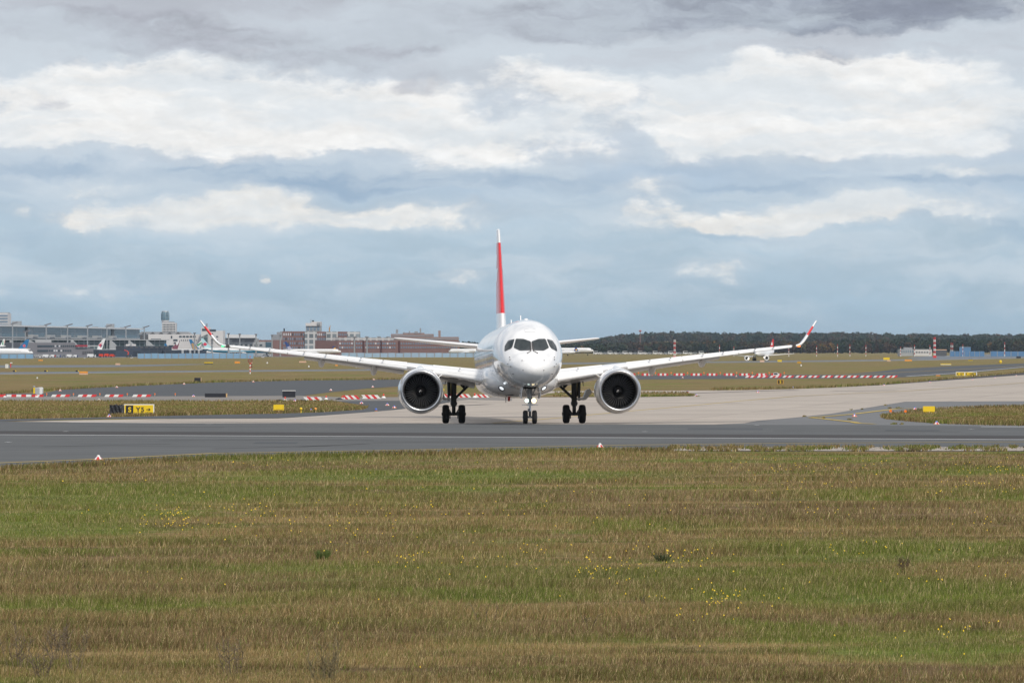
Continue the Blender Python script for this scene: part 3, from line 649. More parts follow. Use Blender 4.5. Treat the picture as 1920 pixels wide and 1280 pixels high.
# tailplane and fin
for sgn in (-1, 1):
    secs = [loft_section(sgn*a, b, c, d, t, (-sgn*.1, .995), 0, 0) for a, b, c, d, t in ((.5, 30.0, 4.47, 3.6, .10), (1.3, 30.5, 4.55, 3.2, .10), (5.9, 33.3, 5.06, 1.5, .09), (6.12, 33.55, 5.085, 1.2, .09), (6.2, 33.9, 5.095, .8, .08))]
    MB().rings(secs).build('tailplane', M_HULL, jet, True, True, 50)
FZ = [(5.0, 25.4, 7.6, .085), (5.65, 26.6, 6.4, .088), (6.43, 27.35, 5.75, .086), (10.71, 30.75, 2.95, .086), (11.2, 31.15, 2.62, .086), (11.5, 31.5, 2.2, .085), (11.58, 31.9, 1.7, .07)]
def fin_ring(z, le, c, t): return [(y*c, le+x*c, z) for x, y in airfoil(41, t, 0)]
MB().rings([fin_ring(*q) for q in densify(FZ, 6)], True, True, [1 if i in range(12, 18) else 0 for i in range(6*6+1)]).build('tail_fin', [M_HULL, M_RED], jet, True, True, 50)
fin = [o for o in COL.objects if o.name == 'tail_fin'][0]
def fin_x(s, z):
    le = float(np.interp(z, [a[0] for a in FZ], [a[1] for a in FZ])); c = float(np.interp(z, [a[0] for a in FZ], [a[2] for a in FZ])); t = float(np.interp(z, [a[0] for a in FZ], [a[3] for a in FZ]))
    x = min(max((s-le)/c, 0.001), .999); return 5*t*(.2969*math.sqrt(x)-.126*x-.3516*x**2+.2843*x**3-.1036*x**4)*c
cs, cz, A_, B_ = 31.15, 8.75, 1.25, .40
for sgn in (-1, 1):
    m = MB()
    for (s0, s1, z0, z1) in ((cs-B_, cs+B_, cz-A_, cz+A_), (cs-A_, cs-B_, cz-B_, cz+B_), (cs+B_, cs+A_, cz-B_, cz+B_)):
        gs, gzz = np.linspace(s0, s1, 7), np.linspace(z0, z1, 7); vs = [(sgn*(fin_x(s, z)+.006), s, z) for z in gzz for s in gs]
        m.add(vs, [(j*7+i, j*7+i+1, (j+1)*7+i+1, (j+1)*7+i) for j in range(6) for i in range(6)])
    m.build('white_cross', M_HULL, fin, True, True)
# aerials on the crown
for s in (8.2, 17.6):
    MB().prism([(s, 5.38), (s+.42, 5.38), (s+.40, 5.80), (s+.22, 5.80)], 'x', -.025, .025).build('blade_aerial', M_HULL, jet, True)
MB().sphere((0, 3.4, 5.42), .13, 7, (1, 1.4, .7)).build('beacon', M_HULL, jet, True, True)
MB().prism([(9.8, 1.20), (10.1, 1.40), (9.6, 1.40)], 'x', -.62, -.50).build('blade_aerial', M_BEAC, jet, True)
MB().prism([(9.8, 1.12), (10.0, 1.40), (9.7, 1.40)], 'x', -.74, -.71).build('blade_aerial', M_MARK, jet, True)

# landing gear
def wheel(parent, x, y, r, w):
    prof = []
    for q, rr in ((-.5, .62), (-.5, .80), (-.42, .93), (-.25, .99), (0, 1.0), (.25, .99), (.42, .93), (.5, .80), (.5, .62)): prof.append((q*w, rr*r))
    wh = MB().lathe(prof, (x, y, r), 'x', 40).build('wheel', M_TYRE, parent, True, True, 40)
    MB().lathe([(-.46*w, .03), (-.46*w, .55*r), (-.5*w, .63*r), (.5*w, .63*r), (.46*w, .55*r), (.46*w, .03)], (x, y, r), 'x', 28).tube((x-.62*w, y, r), (x+.62*w, y, r), .16*r, n=12).build('rim', M_HUB if r < .4 else M_GEAR, wh, True, True, 40)
    return wh
def ng():
    st = MB().tube((0, .05, .95), (0, .25, 2.1), .095, n=14).tube((0, .05, 1.5), (-.02, 1.2, 2.0), .05, n=8).tube((.10, .2, 1.3), (.10, .3, 2.0), .03, n=6).tube((-.10, .2, 1.3), (-.10, .3, 2.0), .03, n=6)
    st = st.box(-.42, .42, -.02, .05, .955, .985).box(-.16, .16, -.1, .06, .93, 1.0).tube((-.13, 0, 1.5), (-.30, .1, 1.95), .03, n=6).tube((.13, 0, 1.5), (.36, .1, 1.95), .03, n=6)
    g = st.build('nose_gear', M_GREYP, jet, True, True, 40)
    MB().tube((0, 0, .34), (0, .05, .98), .062, n=14).build('oleo', M_CHROME, g, True, True, 40)
    MB().tube((-.2, 0, .34), (.2, 0, .34), .05, n=10).tube((0, -.06, .38), (-.02, -.20, .62), .03, n=6).tube((-.02, -.20, .62), (0, -.07, .9), .03, n=6).box(-.12, -.04, -.1, 0, .62, .78).build('axle', M_HUB, g, True, True, 40)
    wheel(g, -.235, 0, .345, .24); wheel(g, .235, 0, .345, .24)
    for x, m, r in ((-.165, M_LAMPG, .12), (.20, M_LAMPW, .15)):
        l = MB().lathe([(.10, .02), (.08, .07), (0, r), (-.03, r), (-.03, r*.86)], (x, -.06, 1.19), 'y', 20).build('taxi_light', M_HUB, g, True, True, 40)
        MB().sphere((x, -.07, 1.19), r*.86, 8, (1, .35, 1)).build('lamp', m, l, True, True)
    for sgn in (-1, 1):
        rs = []
        for z, x, hw in ((1.86, .40, .55), (1.6, .47, .55), (1.42, .47, .50), (1.30, .43, .35)):
            rs.append([(sgn*x, -.35-hw, z), (sgn*x, -.35+hw+.6, z), (sgn*(x+.035), -.35+hw+.6, z), (sgn*(x+.035), -.35-hw, z)])
        MB().rings(rs).build('gear_door', M_HULL, g, True)
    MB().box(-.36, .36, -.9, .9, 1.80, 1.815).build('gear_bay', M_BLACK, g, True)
ng()
for sgn in (-1, 1):
    x = sgn*3.34; y = 15.0
    g = MB().tube((x, y, .95), (x, y, 2.75), .155, n=16).tube((x, y, .42), (x, y, 1.0), .105, n=14).tube((x, y-.05, 1.02), (x, y-.05, 1.18), .19, n=14).tube((x+sgn*.20, y+.05, 1.5), (x+sgn*.22, y, 2.6), .045, n=8)
    g = g.tube((x-sgn*.02, y-.1, 1.33), (x-sgn*.95, y+.1, 2.22), .075, n=10).tube((x-sgn*.95, y+.1, 2.22), (x-sgn*1.15, y+.1, 2.45), .07, n=8).tube((x-sgn*.10, y, 2.42), (x-sgn*.62, y, 1.92), .045, n=8).tube((x-sgn*.42, y, 2.12), (x-sgn*.58, y, 1.96), .07, n=8).tube((x-sgn*.5, y, 1.98), (x-sgn*.86, y, 2.33), .03, n=6)
    g = g.tube((x+sgn*.42, y-.2, 2.65), (x+sgn*.50, y-.2, 2.05), .04, .015, n=6).tube((x+sgn*.3, y-.2, 2.6), (x+sgn*.5, y-.2, 2.45), .05, n=6)
    g = g.build('main_gear', M_GEAR, jet, True, True, 40)
    MB().tube((x-.5, y, .51), (x+.5, y, .51), .085, n=12).box(x-.30, x-.16, y-.16, y+.16, .42, .66).box(x+.16, x+.30, y-.16, y+.16, .42, .66).tube((x, y-.12, .9), (x-.03, y-.42, .7), .04, n=6).tube((x-.03, y-.42, .7), (x, y-.12, .48), .04, n=6).box(x-.24, x-.19, y-.2, y-.12, .26, .45).box(x+.19, x+.24, y-.2, y-.12, .26, .45).tube((x-.28, y, .8), (x-.12, y, .55), .03, n=6).tube((x+.28, y, .8), (x+.12, y, .55), .03, n=6).build('axle', M_GEAR, g, True, True, 40)
    wheel(g, x-.445, y, .515, .37); wheel(g, x+.445, y, .515, .37)
    # door carried on the leg: flat foot, then a plate folded outward
    rs = []
    for q in (y-.45, y+.45):
        pass
    prof = [(.16, 1.30), (.50, 1.27), (.62, 1.30), (.86, 1.60), (.97, 1.72), (.82, 1.90), (.66, 1.84), (.60, 1.70), (.50, 1.42), (.16, 1.38)]
    MB().prism([(x+sgn*a, z) for a, z in prof], 'y', y-.55, y+.5).build('gear_door', M_GREYP, g, True)
    MB().prism([(x+sgn*.22, 1.25), (x+sgn*.33, 1.25), (x+sgn*.36, 2.55), (x+sgn*.25, 2.55)], 'y', y-.1, y+.55).build('gear_door', M_GEAR, g, True)
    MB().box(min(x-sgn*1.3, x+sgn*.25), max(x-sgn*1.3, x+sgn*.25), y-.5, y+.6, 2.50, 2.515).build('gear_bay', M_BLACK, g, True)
# ------------------------------------------------------------------ far buildings, parked airliners, forest
def grid_mat(name, col, line, sx, sz, lw=.05, rough=.25, spec=.5):     # panes and mullions inside one wall
    m = bpy.data.materials.new(name); m.use_nodes = True; nt = m.node_tree; b = nt.nodes['Principled BSDF']; N = nt.nodes.new; L = nt.links.new
    b.inputs['Roughness'].default_value = rough; b.inputs['Specular IOR Level'].default_value = spec
    g = N('ShaderNodeTexCoord'); sp = N('ShaderNodeSeparateXYZ'); L(g.outputs['Object'], sp.inputs[0])
    cb = N('ShaderNodeCombineXYZ'); L(sp.outputs[0], cb.inputs[0]); L(sp.outputs[2], cb.inputs[1])
    br = N('ShaderNodeTexBrick'); L(cb.outputs[0], br.inputs[0]); br.offset = 0; br.inputs['Scale'].default_value = 1
    br.inputs['Brick Width'].default_value = sx; br.inputs['Row Height'].default_value = sz; br.inputs['Mortar Size'].default_value = lw*min(sx, sz); br.inputs['Mortar Smooth'].default_value = .1
    br.inputs['Color1'].default_value = (*[c*.75 for c in col], 1); br.inputs['Color2'].default_value = (*[c*1.35 for c in col], 1); br.inputs['Mortar'].default_value = (*line, 1)
    L(br.outputs['Color'], b.inputs['Base Color']); return m
B_WHITE = mat('render_white', (.58, .57, .57), .7, 0, .08, .1); B_LGREY = mat('render_light_grey', (.35, .365, .38), .7, 0, .1, .1)
B_GREY = mat('cladding_grey', (.17, .17, .19), .6, 0, .1, .1); B_DGREY = mat('cladding_dark', (.085, .09, .10), .6, 0, .12, .1)
B_NAVY = grid_mat('annex_glass', (.030, .042, .065), (.05, .06, .08), 5, 3.6, .06, .3)
B_GLASS = grid_mat('hall_glass', (.058, .112, .155), (.15, .18, .21), 4.5, 3.2, .07, .2)
B_GLASS2 = grid_mat('pier_glass', (.070, .11, .12), (.26, .29, .30), 3.0, 4.5, .10, .3)
B_BRICK = mat('red_brick', (.20, .115, .105), .85, 0, .18, .3); B_BRICK2 = mat('brown_brick', (.27, .195, .18), .85, 0, .15, .3)
B_PALEGRID = grid_mat('pale_window_grid', (.17, .20, .22), (.50, .50, .50), 3.9, 3.9, .16, .4)
B_WIN = mat('window_dark', (.055, .075, .095), .2, 0, .3, .2); B_WINL = mat('window_bright', (.55, .57, .60), .3, 0, .2, .2); B_WINB = mat('window_blue', (.18, .24, .31), .25, 0, .3, .2)
B_ROOF = mat('roof_grey', (.26, .27, .29), .7, 0, .1, .1); B_ROOFW = mat('roof_white', (.62, .63, .64), .6, 0, .08, .1)
B_CABG = grid_mat('tower_cab_glass', (.10, .19, .25), (.30, .36, .40), 2.2, 3.0, .06, .2)
B_STEEL = mat('galvanised_steel', (.33, .35, .37), .5, .4, .1, 1); B_REDP = mat('signal_red', (.50, .045, .04), .5, 0, .1, 1); B_ORANGE = mat('signal_orange', (.70, .22, .03), .5, 0, .1, 1)
B_BLUEF = mat('fence_blue', (.20, .35, .53), .6, 0, .25, .15); B_BLUEB = mat('cladding_blue', (.09, .20, .36), .5, 0, .2, .2)
B_YEL = mat('sign_yellow', (.82, .58, .02), .45, 0, .06, 2); B_BLK = mat('sign_black', (.018, .020, .026), .5, 0, .2, 3); B_WPAINT = mat('gloss_white', (.78, .78, .77), .35, 0, .05, 1)

class Facade:                                            # a wall line on the ground, walked by photo columns
    def __init__(s, pA, YA, pB, YB): s.A = Vector(((pA-CX)/F*YA, YA)); s.B = Vector(((pB-CX)/F*YB, YB))
    def at(s, px):
        k = (px-CX)/F; d = s.B-s.A; t = (k*s.A.y-s.A.x)/(d.x-k*d.y); return s.A+d*t
    def slab(s, m, p0, p1, y0, y1, depth, out=0.0, mi=0, zref=None):
        a, b = s.at(p0), s.at(p1); r = s.at(zref) if zref is not None else a; n = Vector((-(b-a).y, (b-a).x)).normalized()
        if n.y < 0: n = -n
        zt = H-(y0-HY)/F*r.y; zb = min(gz(a.y), gz(b.y)) if y1 is None else H-(y1-HY)/F*r.y
        q = [a-n*out, b-n*out, b+n*depth, a+n*depth]
        vs = [(v.x, v.y, z) for z in (zb, zt) for v in q]
        return m.add(vs, [(0, 1, 2, 3), (7, 6, 5, 4), (0, 4, 5, 1), (1, 5, 6, 2), (2, 6, 7, 3), (3, 7, 4, 0)], mi)
    def base(s, p): a = s.at(p); return (a.x, a.y, gz(a.y))
def wins(fc, root, p0, p1, y0, y1, nx, ny, fx, fy, m, out=.25, name='window', pick=None, zref=None):
    w, h = (p1-p0)/nx, (y1-y0)/ny; proto = None
    for j in range(ny):
        for i in range(nx):
            a = p0+(i+.5-fx/2)*w; b = y0+(j+.5-fy/2)*h; mm = pick(i, j) if pick else m
            fc.slab(MB0 := MB(), a, a+w*fx, b, b+h*fy, .3, out, 0, zref); MB0.build(name, mm, root)

# --- office block at the far left
f = Facade(-60, 3250, 15, 3250)
t = thing('office_block', 'white office block with dark window bands rising behind the left end of the glass terminal', 'building', f.base(-20))
f.slab(MB1 := MB(), -60, 15.3, 587.5, None, 20); MB1.build('wall', B_WHITE, t)
for y in (590, 595.6, 601.4, 607): f.slab(m := MB(), -56, 14.6, y, y+3.3, .3, .3); m.build('window_band', B_WINB, t)
f.slab(m := MB(), -50, 14, 585.5, 587.5, 16, -1); m.build('roof_parapet', B_LGREY, t)
# --- long glass terminal hall
f = Facade(-140, 2330, 263, 3000)
t = thing('terminal_hall', 'long blue glass terminal hall under a thin pale flat roof on the left skyline', 'building', f.base(60))
Z = 60
f.slab(m := MB(), -140, 262, 613, None, 45, 0, 0, Z); m.build('glass_wall', B_GLASS, t)
f.slab(m := MB(), -140, 263, 610.4, 613, 48, 2.5, 0, Z); m.build('roof', B_ROOFW, t)
f.slab(m := MB(), -140, 262, 631.6, 634.2, 1, 3.5, 0, Z); m.build('ledge', B_LGREY, t)
for p0, p1 in ((48.5, 51.2), (209, 213)): f.slab(m := MB(), p0, p1, 613.2, 633, 1, .5, 0, Z); m.build('dark_column', B_DGREY, t)
for p0, p1 in ((36, 44), (53, 57), (97, 108), (142, 148), (195, 204), (246, 256)): f.slab(m := MB(), p0, p1, 608.6, 610.4, 9, -8, 0, Z); m.build('roof_unit', B_ROOF, t)
for p0, p1 in ((52, 61), (84, 93), (114, 123), (145, 153), (173, 181), (203, 209)): f.slab(m := MB(), p0, p1, 627.4, 631.6, 2, 4, 0, Z); m.build('balcony_box', B_LGREY, t)
for px in (39, 41.5, 214, 215.5): f.slab(m := MB(), px-.12, px+.12, 602.5, 611, .4, -6, 0, Z); m.build('roof_aerial', B_STEEL, t)
# --- lower pier with sloping braces
f = Facade(-140, 2420, 312, 2560)
t = thing('terminal_pier', 'low glazed pier with pale sloping triangular buttresses in front of the glass terminal', 'building', f.base(60))
f.slab(m := MB(), -140, 312, 637.5, None, 30, 0, 0, Z); m.build('glass_wall', B_GLASS2, t)
f.slab(m := MB(), -140, 312, 635.8, 637.4, 33, 3, 0, Z); m.build('roof', B_LGREY, t)
for p0, p1, ya, yb in ((21, 39, 638, 650), (53, 70, 636, 643), (135, 153, 636, 650), (208, 231, 638, 655), (243, 259, 638, 650), (276, 296, 638, 651)):
    a, b = f.at(p0), f.at(p1); za, zb = H-(ya-HY)/F*a.y, H-(yb-HY)/F*a.y
    MB().prism([(a.x, za), (a.x+(b.x-a.x)*.12, za), (b.x, zb), (a.x, zb)], 'y', a.y-8, a.y-5).build('buttress', B_LGREY, t)
# --- grey two-storey building
f = Facade(30, 2300, 180, 2330)
t = thing('grey_building', 'grey clad building with two rows of strip windows behind the parked white airliner', 'building', f.base(90))
f.slab(m := MB(), 38, 141, 642, None, 25); f.slab(m, 141, 175, 652, None, 22); m.build('wall', B_GREY, t)
f.slab(m := MB(), 141, 162, 646.5, 650, 6, 1.5); m.build('red_canopy', mat('canopy_red', (.30, .03, .05), .6), t); f.slab(m := MB(), 162, 183, 647.2, 649.4, 6, 1.2); m.build('white_canopy', B_LGREY, t)
for p0, p1, y0, y1 in ((70, 98, 647, 650.3), (70, 90, 655.5, 659.2)): f.slab(m := MB(), p0, p1, y0, y1, .3, .3); m.build('window_band', B_WIN, t)
wins(f, t, 98, 140, 646.6, 650.6, 11, 1, .62, .8, B_WIN, pick=lambda i, j: B_WINL if i in (1, 3) else B_WIN)
wins(f, t, 91, 134, 655.2, 659.4, 10, 1, .66, .8, B_WIN, pick=lambda i, j: B_WINL if i in (2, 3, 5) else B_WIN)
wins(f, t, 154, 174, 658, 664, 5, 1, .7, .9, B_DGREY)
f.slab(m := MB(), 78, 108, 637, 642, 8, -9); m.build('roof_unit', B_LGREY, t)
# --- dark annex
f = Facade(180, 2380, 385, 2400)
t = thing('dark_annex', 'long low dark glass annex behind the blue construction fence', 'building', f.base(280))
f.slab(m := MB(), 183, 230, 655.2, None, 18); f.slab(m, 230, 322, 648.4, None, 22); m.build('wall', B_NAVY, t)
wins(f, t, 232, 318, 649.5, 652.5, 9, 1, .6, .8, B_DGREY)
for i, (p0, p1) in enumerate(((305, 338), (342, 353), (356, 370), (372, 386))): f.slab(m := MB(), p0, p1, 655.8, None, 14, 2); m.build('gate_lounge', B_NAVY, t)
for p0, p1 in ((338, 342), (352.5, 356), (369, 372)): f.slab(m := MB(), p0, p1, 655.5, None, 10, 4); m.build('bridge_pillar', B_LGREY, t)
for p0, p1 in ((239, 246), (250, 258)): f.slab(m := MB(), p0, p1, 645, 648.4, 6, -5); m.build('roof_unit', B_WHITE, t)
# --- control tower
f = Facade(280, 3350, 340, 3350)
t = thing('control_tower', 'control tower with round blue glass cab above a white office block', 'control tower', f.base(310))
f.slab(m := MB(), 303.6, 329, 605, None, 16); m.build('office_wall', B_WHITE, t)
f.slab(m := MB(), 303.6, 325, 602.8, 605, 13, -1); m.build('roof', B_ROOF, t)
wins(f, t, 304.5, 328.5, 606.2, 623.5, 9, 4, .60, .56, B_WIN)
c = P(309.7, 600, 3357); r = 7.6*3350/F
zz = lambda y: H-(y-HY)/F*3350
MB().lathe([(zz(606)-0, r*.86), (zz(600.5), r*.90), (zz(599.8), r*1.02)], (c.x, c.y, 0), 'z', 28, cap=True).build('shaft', B_WHITE, t)
MB().lathe([(zz(599.8), r*1.02), (zz(594), r*1.05), (zz(589), r*1.03), (zz(584.5), r*.86)], (c.x, c.y, 0), 'z', 28).build('cab', B_CABG, t)
MB().lathe([(zz(584.5), r*.88), (zz(583), r*.80), (zz(582.4), .1)], (c.x, c.y, 0), 'z', 28).build('cab_roof', B_STEEL, t)
for k in range(4): MB().lathe([(zz(597-3.2*k), r*1.07), (zz(596.6-3.2*k), r*1.07)], (c.x, c.y, 0), 'z', 28).build('cab_ring', B_STEEL, t)
# --- white terminal wing
f = Facade(255, 2700, 420, 2700)
t = thing('white_building', 'long white flat fronted building with a dark saw tooth roof below the control tower', 'building', f.base(320))
f.slab(m := MB(), 278, 377, 626.5, None, 30); m.build('wall', B_WHITE, t)
rp = []
for k in range(6):
    x0 = 262+k*16; rp += [(x0, 626), (x0+5, 621.5)]
a = [f.at(px) for px, _ in rp]
MB().prism([(f.at(258).x, zz2(630) if False else H-(626.5-HY)/F*2700)]+[(f.at(px).x, H-(y-HY)/F*2700) for px, y in ((263, 621.8), (350, 621.8), (357, 626.5))], 'y', 2705, 2725).build('roof', B_ROOF, t)
for k in range(5): MB().prism([(f.at(264+k*16).x, H-(626.4-HY)/F*2700), (f.at(269+k*16).x, H-(622-HY)/F*2700), (f.at(274+k*16).x, H-(626.4-HY)/F*2700)], 'y', 2704.3, 2704.9).build('roof_gable', B_DGREY, t)
f.slab(m := MB(), 262, 278, 627, None, 25); m.build('side_wall', B_DGREY, t)
wins(f, t, 335, 368, 629, 632.6, 5, 1, .74, .8, B_WIN); wins(f, t, 338, 370, 636, 639.4, 8, 1, .3, .8, B_WIN)
for p0, p1, y0, y1 in ((320.6, 323, 629.5, 634), (283, 302, 635, 638.4), (325, 333, 636, 639), (326, 330, 641.8, 644), (316.5, 325.5, 647, 650)): f.slab(m := MB(), p0, p1, y0, y1, .3, .3); m.build('window', B_WIN, t)
# --- stair tower block
f = Facade(370, 2680, 425, 2680)
t = thing('stair_tower_block', 'white block with flat topped stair towers behind the red winglet on the left', 'building', f.base(398))
f.slab(m := MB(), 377, 391.5, 613.6, None, 18); f.slab(m, 391.5, 405, 621, None, 20); f.slab(m, 405, 418.5, 619.8, None, 20); m.build('wall', B_WHITE, t)
for p0, p1, y0, y1 in ((379, 390.5, 616, 620), (392.5, 405, 617.3, 621)): f.slab(m := MB(), p0, p1, y0, y1, .3, .3); m.build('window_band', B_WIN, t)
MB().prism([(f.at(px).x, H-(y-HY)/F*2680) for px, y in ((378, 631), (390.5, 626), (390.5, 650), (378, 640))], 'y', 2678, 2679.7).build('stair_glass', B_GLASS2, t)
for p0, p1, y0, y1 in ((395, 399.5, 624.5, 630), (405.5, 409, 629.8, 632), (396, 399.5, 635, 637.4), (396, 399.5, 642, 645), (396, 399.5, 648, 650.6), (406, 408.3, 636, 637.4)): f.slab(m := MB(), p0, p1, y0, y1, .3, .3); m.build('window', B_WIN, t)
for px in (386, 388): f.slab(m := MB(), px-.12, px+.12, 606.5, 613.6, .4, -6); m.build('roof_aerial', B_STEEL, t)
# --- cream terminal building
f = Facade(415, 2720, 535, 2720)
t = thing('cream_building', 'cream building with a pale sloping canopy roof right of the stair towers', 'building', f.base(450))
f.slab(m := MB(), 418.5, 482, 634.5, None, 22); f.slab(m, 480, 498, 640.5, None, 18); f.slab(m, 509, 512, 640.5, None, 18); m.build('wall', B_LGREY, t)
MB().prism([(f.at(px).x, H-(y-HY)/F*2720) for px, y in ((426, 633.5), (424.5, 627), (476, 627.5), (479, 633.5))], 'y', 2716, 2742).build('roof', B_ROOFW, t)
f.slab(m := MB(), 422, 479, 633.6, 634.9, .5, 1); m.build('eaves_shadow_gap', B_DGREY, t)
wins(f, t, 433, 480, 637, 641, 2, 1, .8, .9, B_GREY); wins(f, t, 420, 494, 644.6, 649, 8, 1, .55, .7, B_WIN)
f.slab(m := MB(), 498, 509, 641, 653, .5, .4); m.build('glazed_entrance', B_GLASS, t)
f.slab(m := MB(), 485, 535, 637.2, 640.6, 14, -3); m.build('upper_storey', B_BRICK, t)
f = Facade(500, 2800, 535, 2800)
t = thing('stepped_grey_block', 'blue grey stepped block beside the left end of the tall red brick building', 'building', f.base(520))
f.slab(m := MB(), 511, 519, 627, None, 14); f.slab(m, 519, 525.5, 622.5, None, 15); f.slab(m, 525.5, 531, 621, None, 16); m.build('wall', B_ROOF, t)
f.slab(m := MB(), 531.2, 533.6, 615.5, 622, 3, -3); m.build('chimney', B_ROOF, t)
# --- red brick centre
f = Facade(525, 2600, 680, 2600)
t = thing('brick_building', 'tall dark red brick building with pale gridded glass bays left of the airliner', 'building', f.base(600))
f.slab(m := MB(), 529.5, 571.5, 621, None, 20); f.slab(m, 594, 611.5, 621.5, None, 20); f.slab(m, 633.5, 651, 621.5, None, 20); f.slab(m, 511, 529.5, 640, None, 12); m.build('brick_wall', B_BRICK, t)
f.slab(m := MB(), 571.5, 594, 621.3, None, 20, 1); f.slab(m, 611.5, 633.5, 621.3, None, 20, 1); f.slab(m, 651, 673.5, 621.5, 633, 20, .4); m.build('glass_bay', B_PALEGRID, t)
wins(f, t, 530.5, 571, 622.6, 656, 10, 4, .50, .56, B_WINB, pick=lambda i, j: B_WINL if (j == 0 and i < 4) else (B_WINB if (i*3+j*5) % 4 else B_WIN))
wins(f, t, 594.5, 611, 622.8, 648, 5, 3, .55, .56, B_WINB, pick=lambda i, j: B_WINL if (j == 0 and i < 3) else B_WINB)
wins(f, t, 634, 650.5, 622.8, 640, 5, 2, .5, .56, B_WINB)
f2 = Facade(565, 2630, 610, 2630)
t = thing('tower_block', 'pale boxy tower block with a blank upper storey behind the red brick building', 'building', f2.base(587))
f2.slab(m := MB(), 573.5, 600.5, 609, None, 20); m.build('wall', B_LGREY, t)
f2.slab(m := MB(), 573, 584, 605.5, 611, 18, 1); f2.slab(m, 584, 601, 603, 611, 20, 1); m.build('crown_storey', B_WHITE, t)
wins(f2, t, 574, 600, 611.5, 620, 4, 1, .7, .9, B_WINB)
f2.slab(m := MB(), 595, 600.5, 604, 608.5, .6, 1.8); m.build('round_emblem', B_STEEL, t)
f2.slab(m := MB(), 584.5, 588, 600.5, 603, 5, -5); m.build('roof_unit', B_ROOF, t); f2.slab(m := MB(), 582.4, 582.8, 598.5, 606, .5, -6); m.build('roof_aerial', B_STEEL, t)
f2 = Facade(610, 2640, 630, 2640)
t = thing('tower_crane', 'small orange crane jib standing above the roof of the red brick building', 'crane', (f2.at(618).x, 2640, gz(2640)))
MB().tube(P(617.5, 621, 2640), P(618.4, 614, 2640), .5, .5, 4).build('mast', mat('crane_orange', (.45, .24, .08), .6), t)
MB().tube(P(617.2, 617, 2640), P(619.4, 609.8, 2640), .45, .25, 4).build('jib', mat('crane_orange', (.45, .24, .08), .6), t)
MB().tube((f2.at(617.5).x, 2640, gz(2640)), P(617.5, 621, 2640), .5, .5, 4).build('tower', B_STEEL, t)
# --- low red brick range
f = Facade(625, 2560, 860, 2700)
t = thing('low_brick_range', 'low red brick range with pale windows and light roof band by the tailplane', 'building', f.base(740))
f.slab(m := MB(), 633.5, 862, 638.5, None, 18, 0, 0, 700); m.build('brick_wall', B_BRICK, t)
f.slab(m := MB(), 652, 745, 632.5, 638.6, 12, -3, 0, 700); m.build('roof_storey', B_PALEGRID, t)
wins(f, t, 635, 742, 640, 655, 24, 2, .55, .45, B_WINB, zref=700, pick=lambda i, j: B_WINL if (i*7+j*3) % 5 == 0 else B_WINB)
wins(f, t, 750, 858, 640, 655, 24, 2, .5, .4, B_WINB, zref=700)
for px in (664, 676, 697, 720, 737): f.slab(m := MB(), px-1.2, px+1.2, 630.5, 632.5, 3, -5, 0, 700); m.build('roof_unit', B_ROOF, t)
for px in (681, 714, 748): f.slab(m := MB(), px-1.2, px+1.2, 638.6, None, 1, .5, 0, 700); m.build('downpipe', mat('dark_brick', (.08, .03, .03), .8), t)
# --- brown stepped building further right
f = Facade(725, 2950, 900, 2950)
t = thing('brown_stepped_building', 'brown stepped brick building with a thin chimney behind the left tailplane', 'building', f.base(800))
f.slab(m := MB(), 733, 812, 626, None, 26); f.slab(m, 755, 795, 623.8, 626, 16, -4); f.slab(m, 812, 859.5, 631.5, None, 24); m.build('brick_wall', B_BRICK2, t)
for y in (628.4, 634.5): f.slab(m := MB(), 735, 811 if y < 630 else 858, y, y+1.6, .3, .3); m.build('window_band', B_ROOF, t)
f.slab(m := MB(), 821.5, 826, 619.5, 632, 5, -6); m.build('chimney', B_BRICK2, t)
for px, y0, w in ((744, 617.5, 2), (767.5, 620.5, 1), (788, 615, 1.2), (780, 621, 3), (757, 622.5, 1)): f.slab(m := MB(), px-w, px+w, y0, 625, 3, -7); m.build('roof_unit', B_ROOF, t)

# --- floodlight masts of the terminal
def mast(px, yt, yb, Y, label, arm=True):
    zb = H-(yb-HY)/F*Y; t = thing('floodlight_mast', label, 'light mast', ((px-CX)/F*Y, Y, gz(Y)), group='floodlight masts along the terminal')
    p = P(px, yt, Y); MB().tube((p.x, Y, gz(Y)), p, .55, .35, 8).build('pole', B_STEEL, t)
    s = Y/F
    if arm: MB().bar((p.x-3.5*s, Y, p.z+.4*s), (p.x-1*s, Y, p.z-.2*s), .5).bar((p.x-1*s, Y, p.z-.1*s), (p.x+9.5*s, Y, p.z+3.0*s), .75).build('lamp_arm', B_GREY, t)
    else: MB().prism([(p.x-2.6*s, p.z+1.6*s), (p.x+2.6*s, p.z+1.6*s), (p.x+1.4*s, p.z-.8*s), (p.x-1.4*s, p.z-.8*s)], 'y', Y-1.5, Y+1.5).build('lamp_head', B_GREY, t)
for i, (px, yt) in enumerate(((23.5, 606.8), (86.5, 609), (126.5, 610.2), (164, 611.2), (200.5, 612), (236, 613), (270.5, 613.8))):
    mast(px, yt, 640, 2280+60*i, ('first', 'second', 'third', 'fourth', 'fifth', 'sixth', 'seventh')[i]+' slanted arm floodlight mast from the left above the glass terminal')
mast(47.5, 622, 640, 2290, 'short floodlight mast standing in front of the glass terminal wall')
for px, yt, lb in ((364.8, 625, 'floodlight mast in front of the white flat fronted building'), (428.5, 626, 'floodlight mast at the left end of the cream building'), (449.5, 627, 'floodlight mast at the middle of the cream building'),
                   (480, 627.5, 'floodlight mast at the right end of the cream building'), (510, 629, 'floodlight mast before the stepped grey block'), (525.5, 629, 'pale floodlight mast nearest the tall red brick wall'), (664.5, 633, 'floodlight mast by the pale glass bays of the brick building'),
                   (688, 633.5, 'floodlight mast before the low brick range'), (397.5, 640, 'short floodlight mast beside the teal tail fin')):
    mast(px, yt, 655, 2350, lb, False)

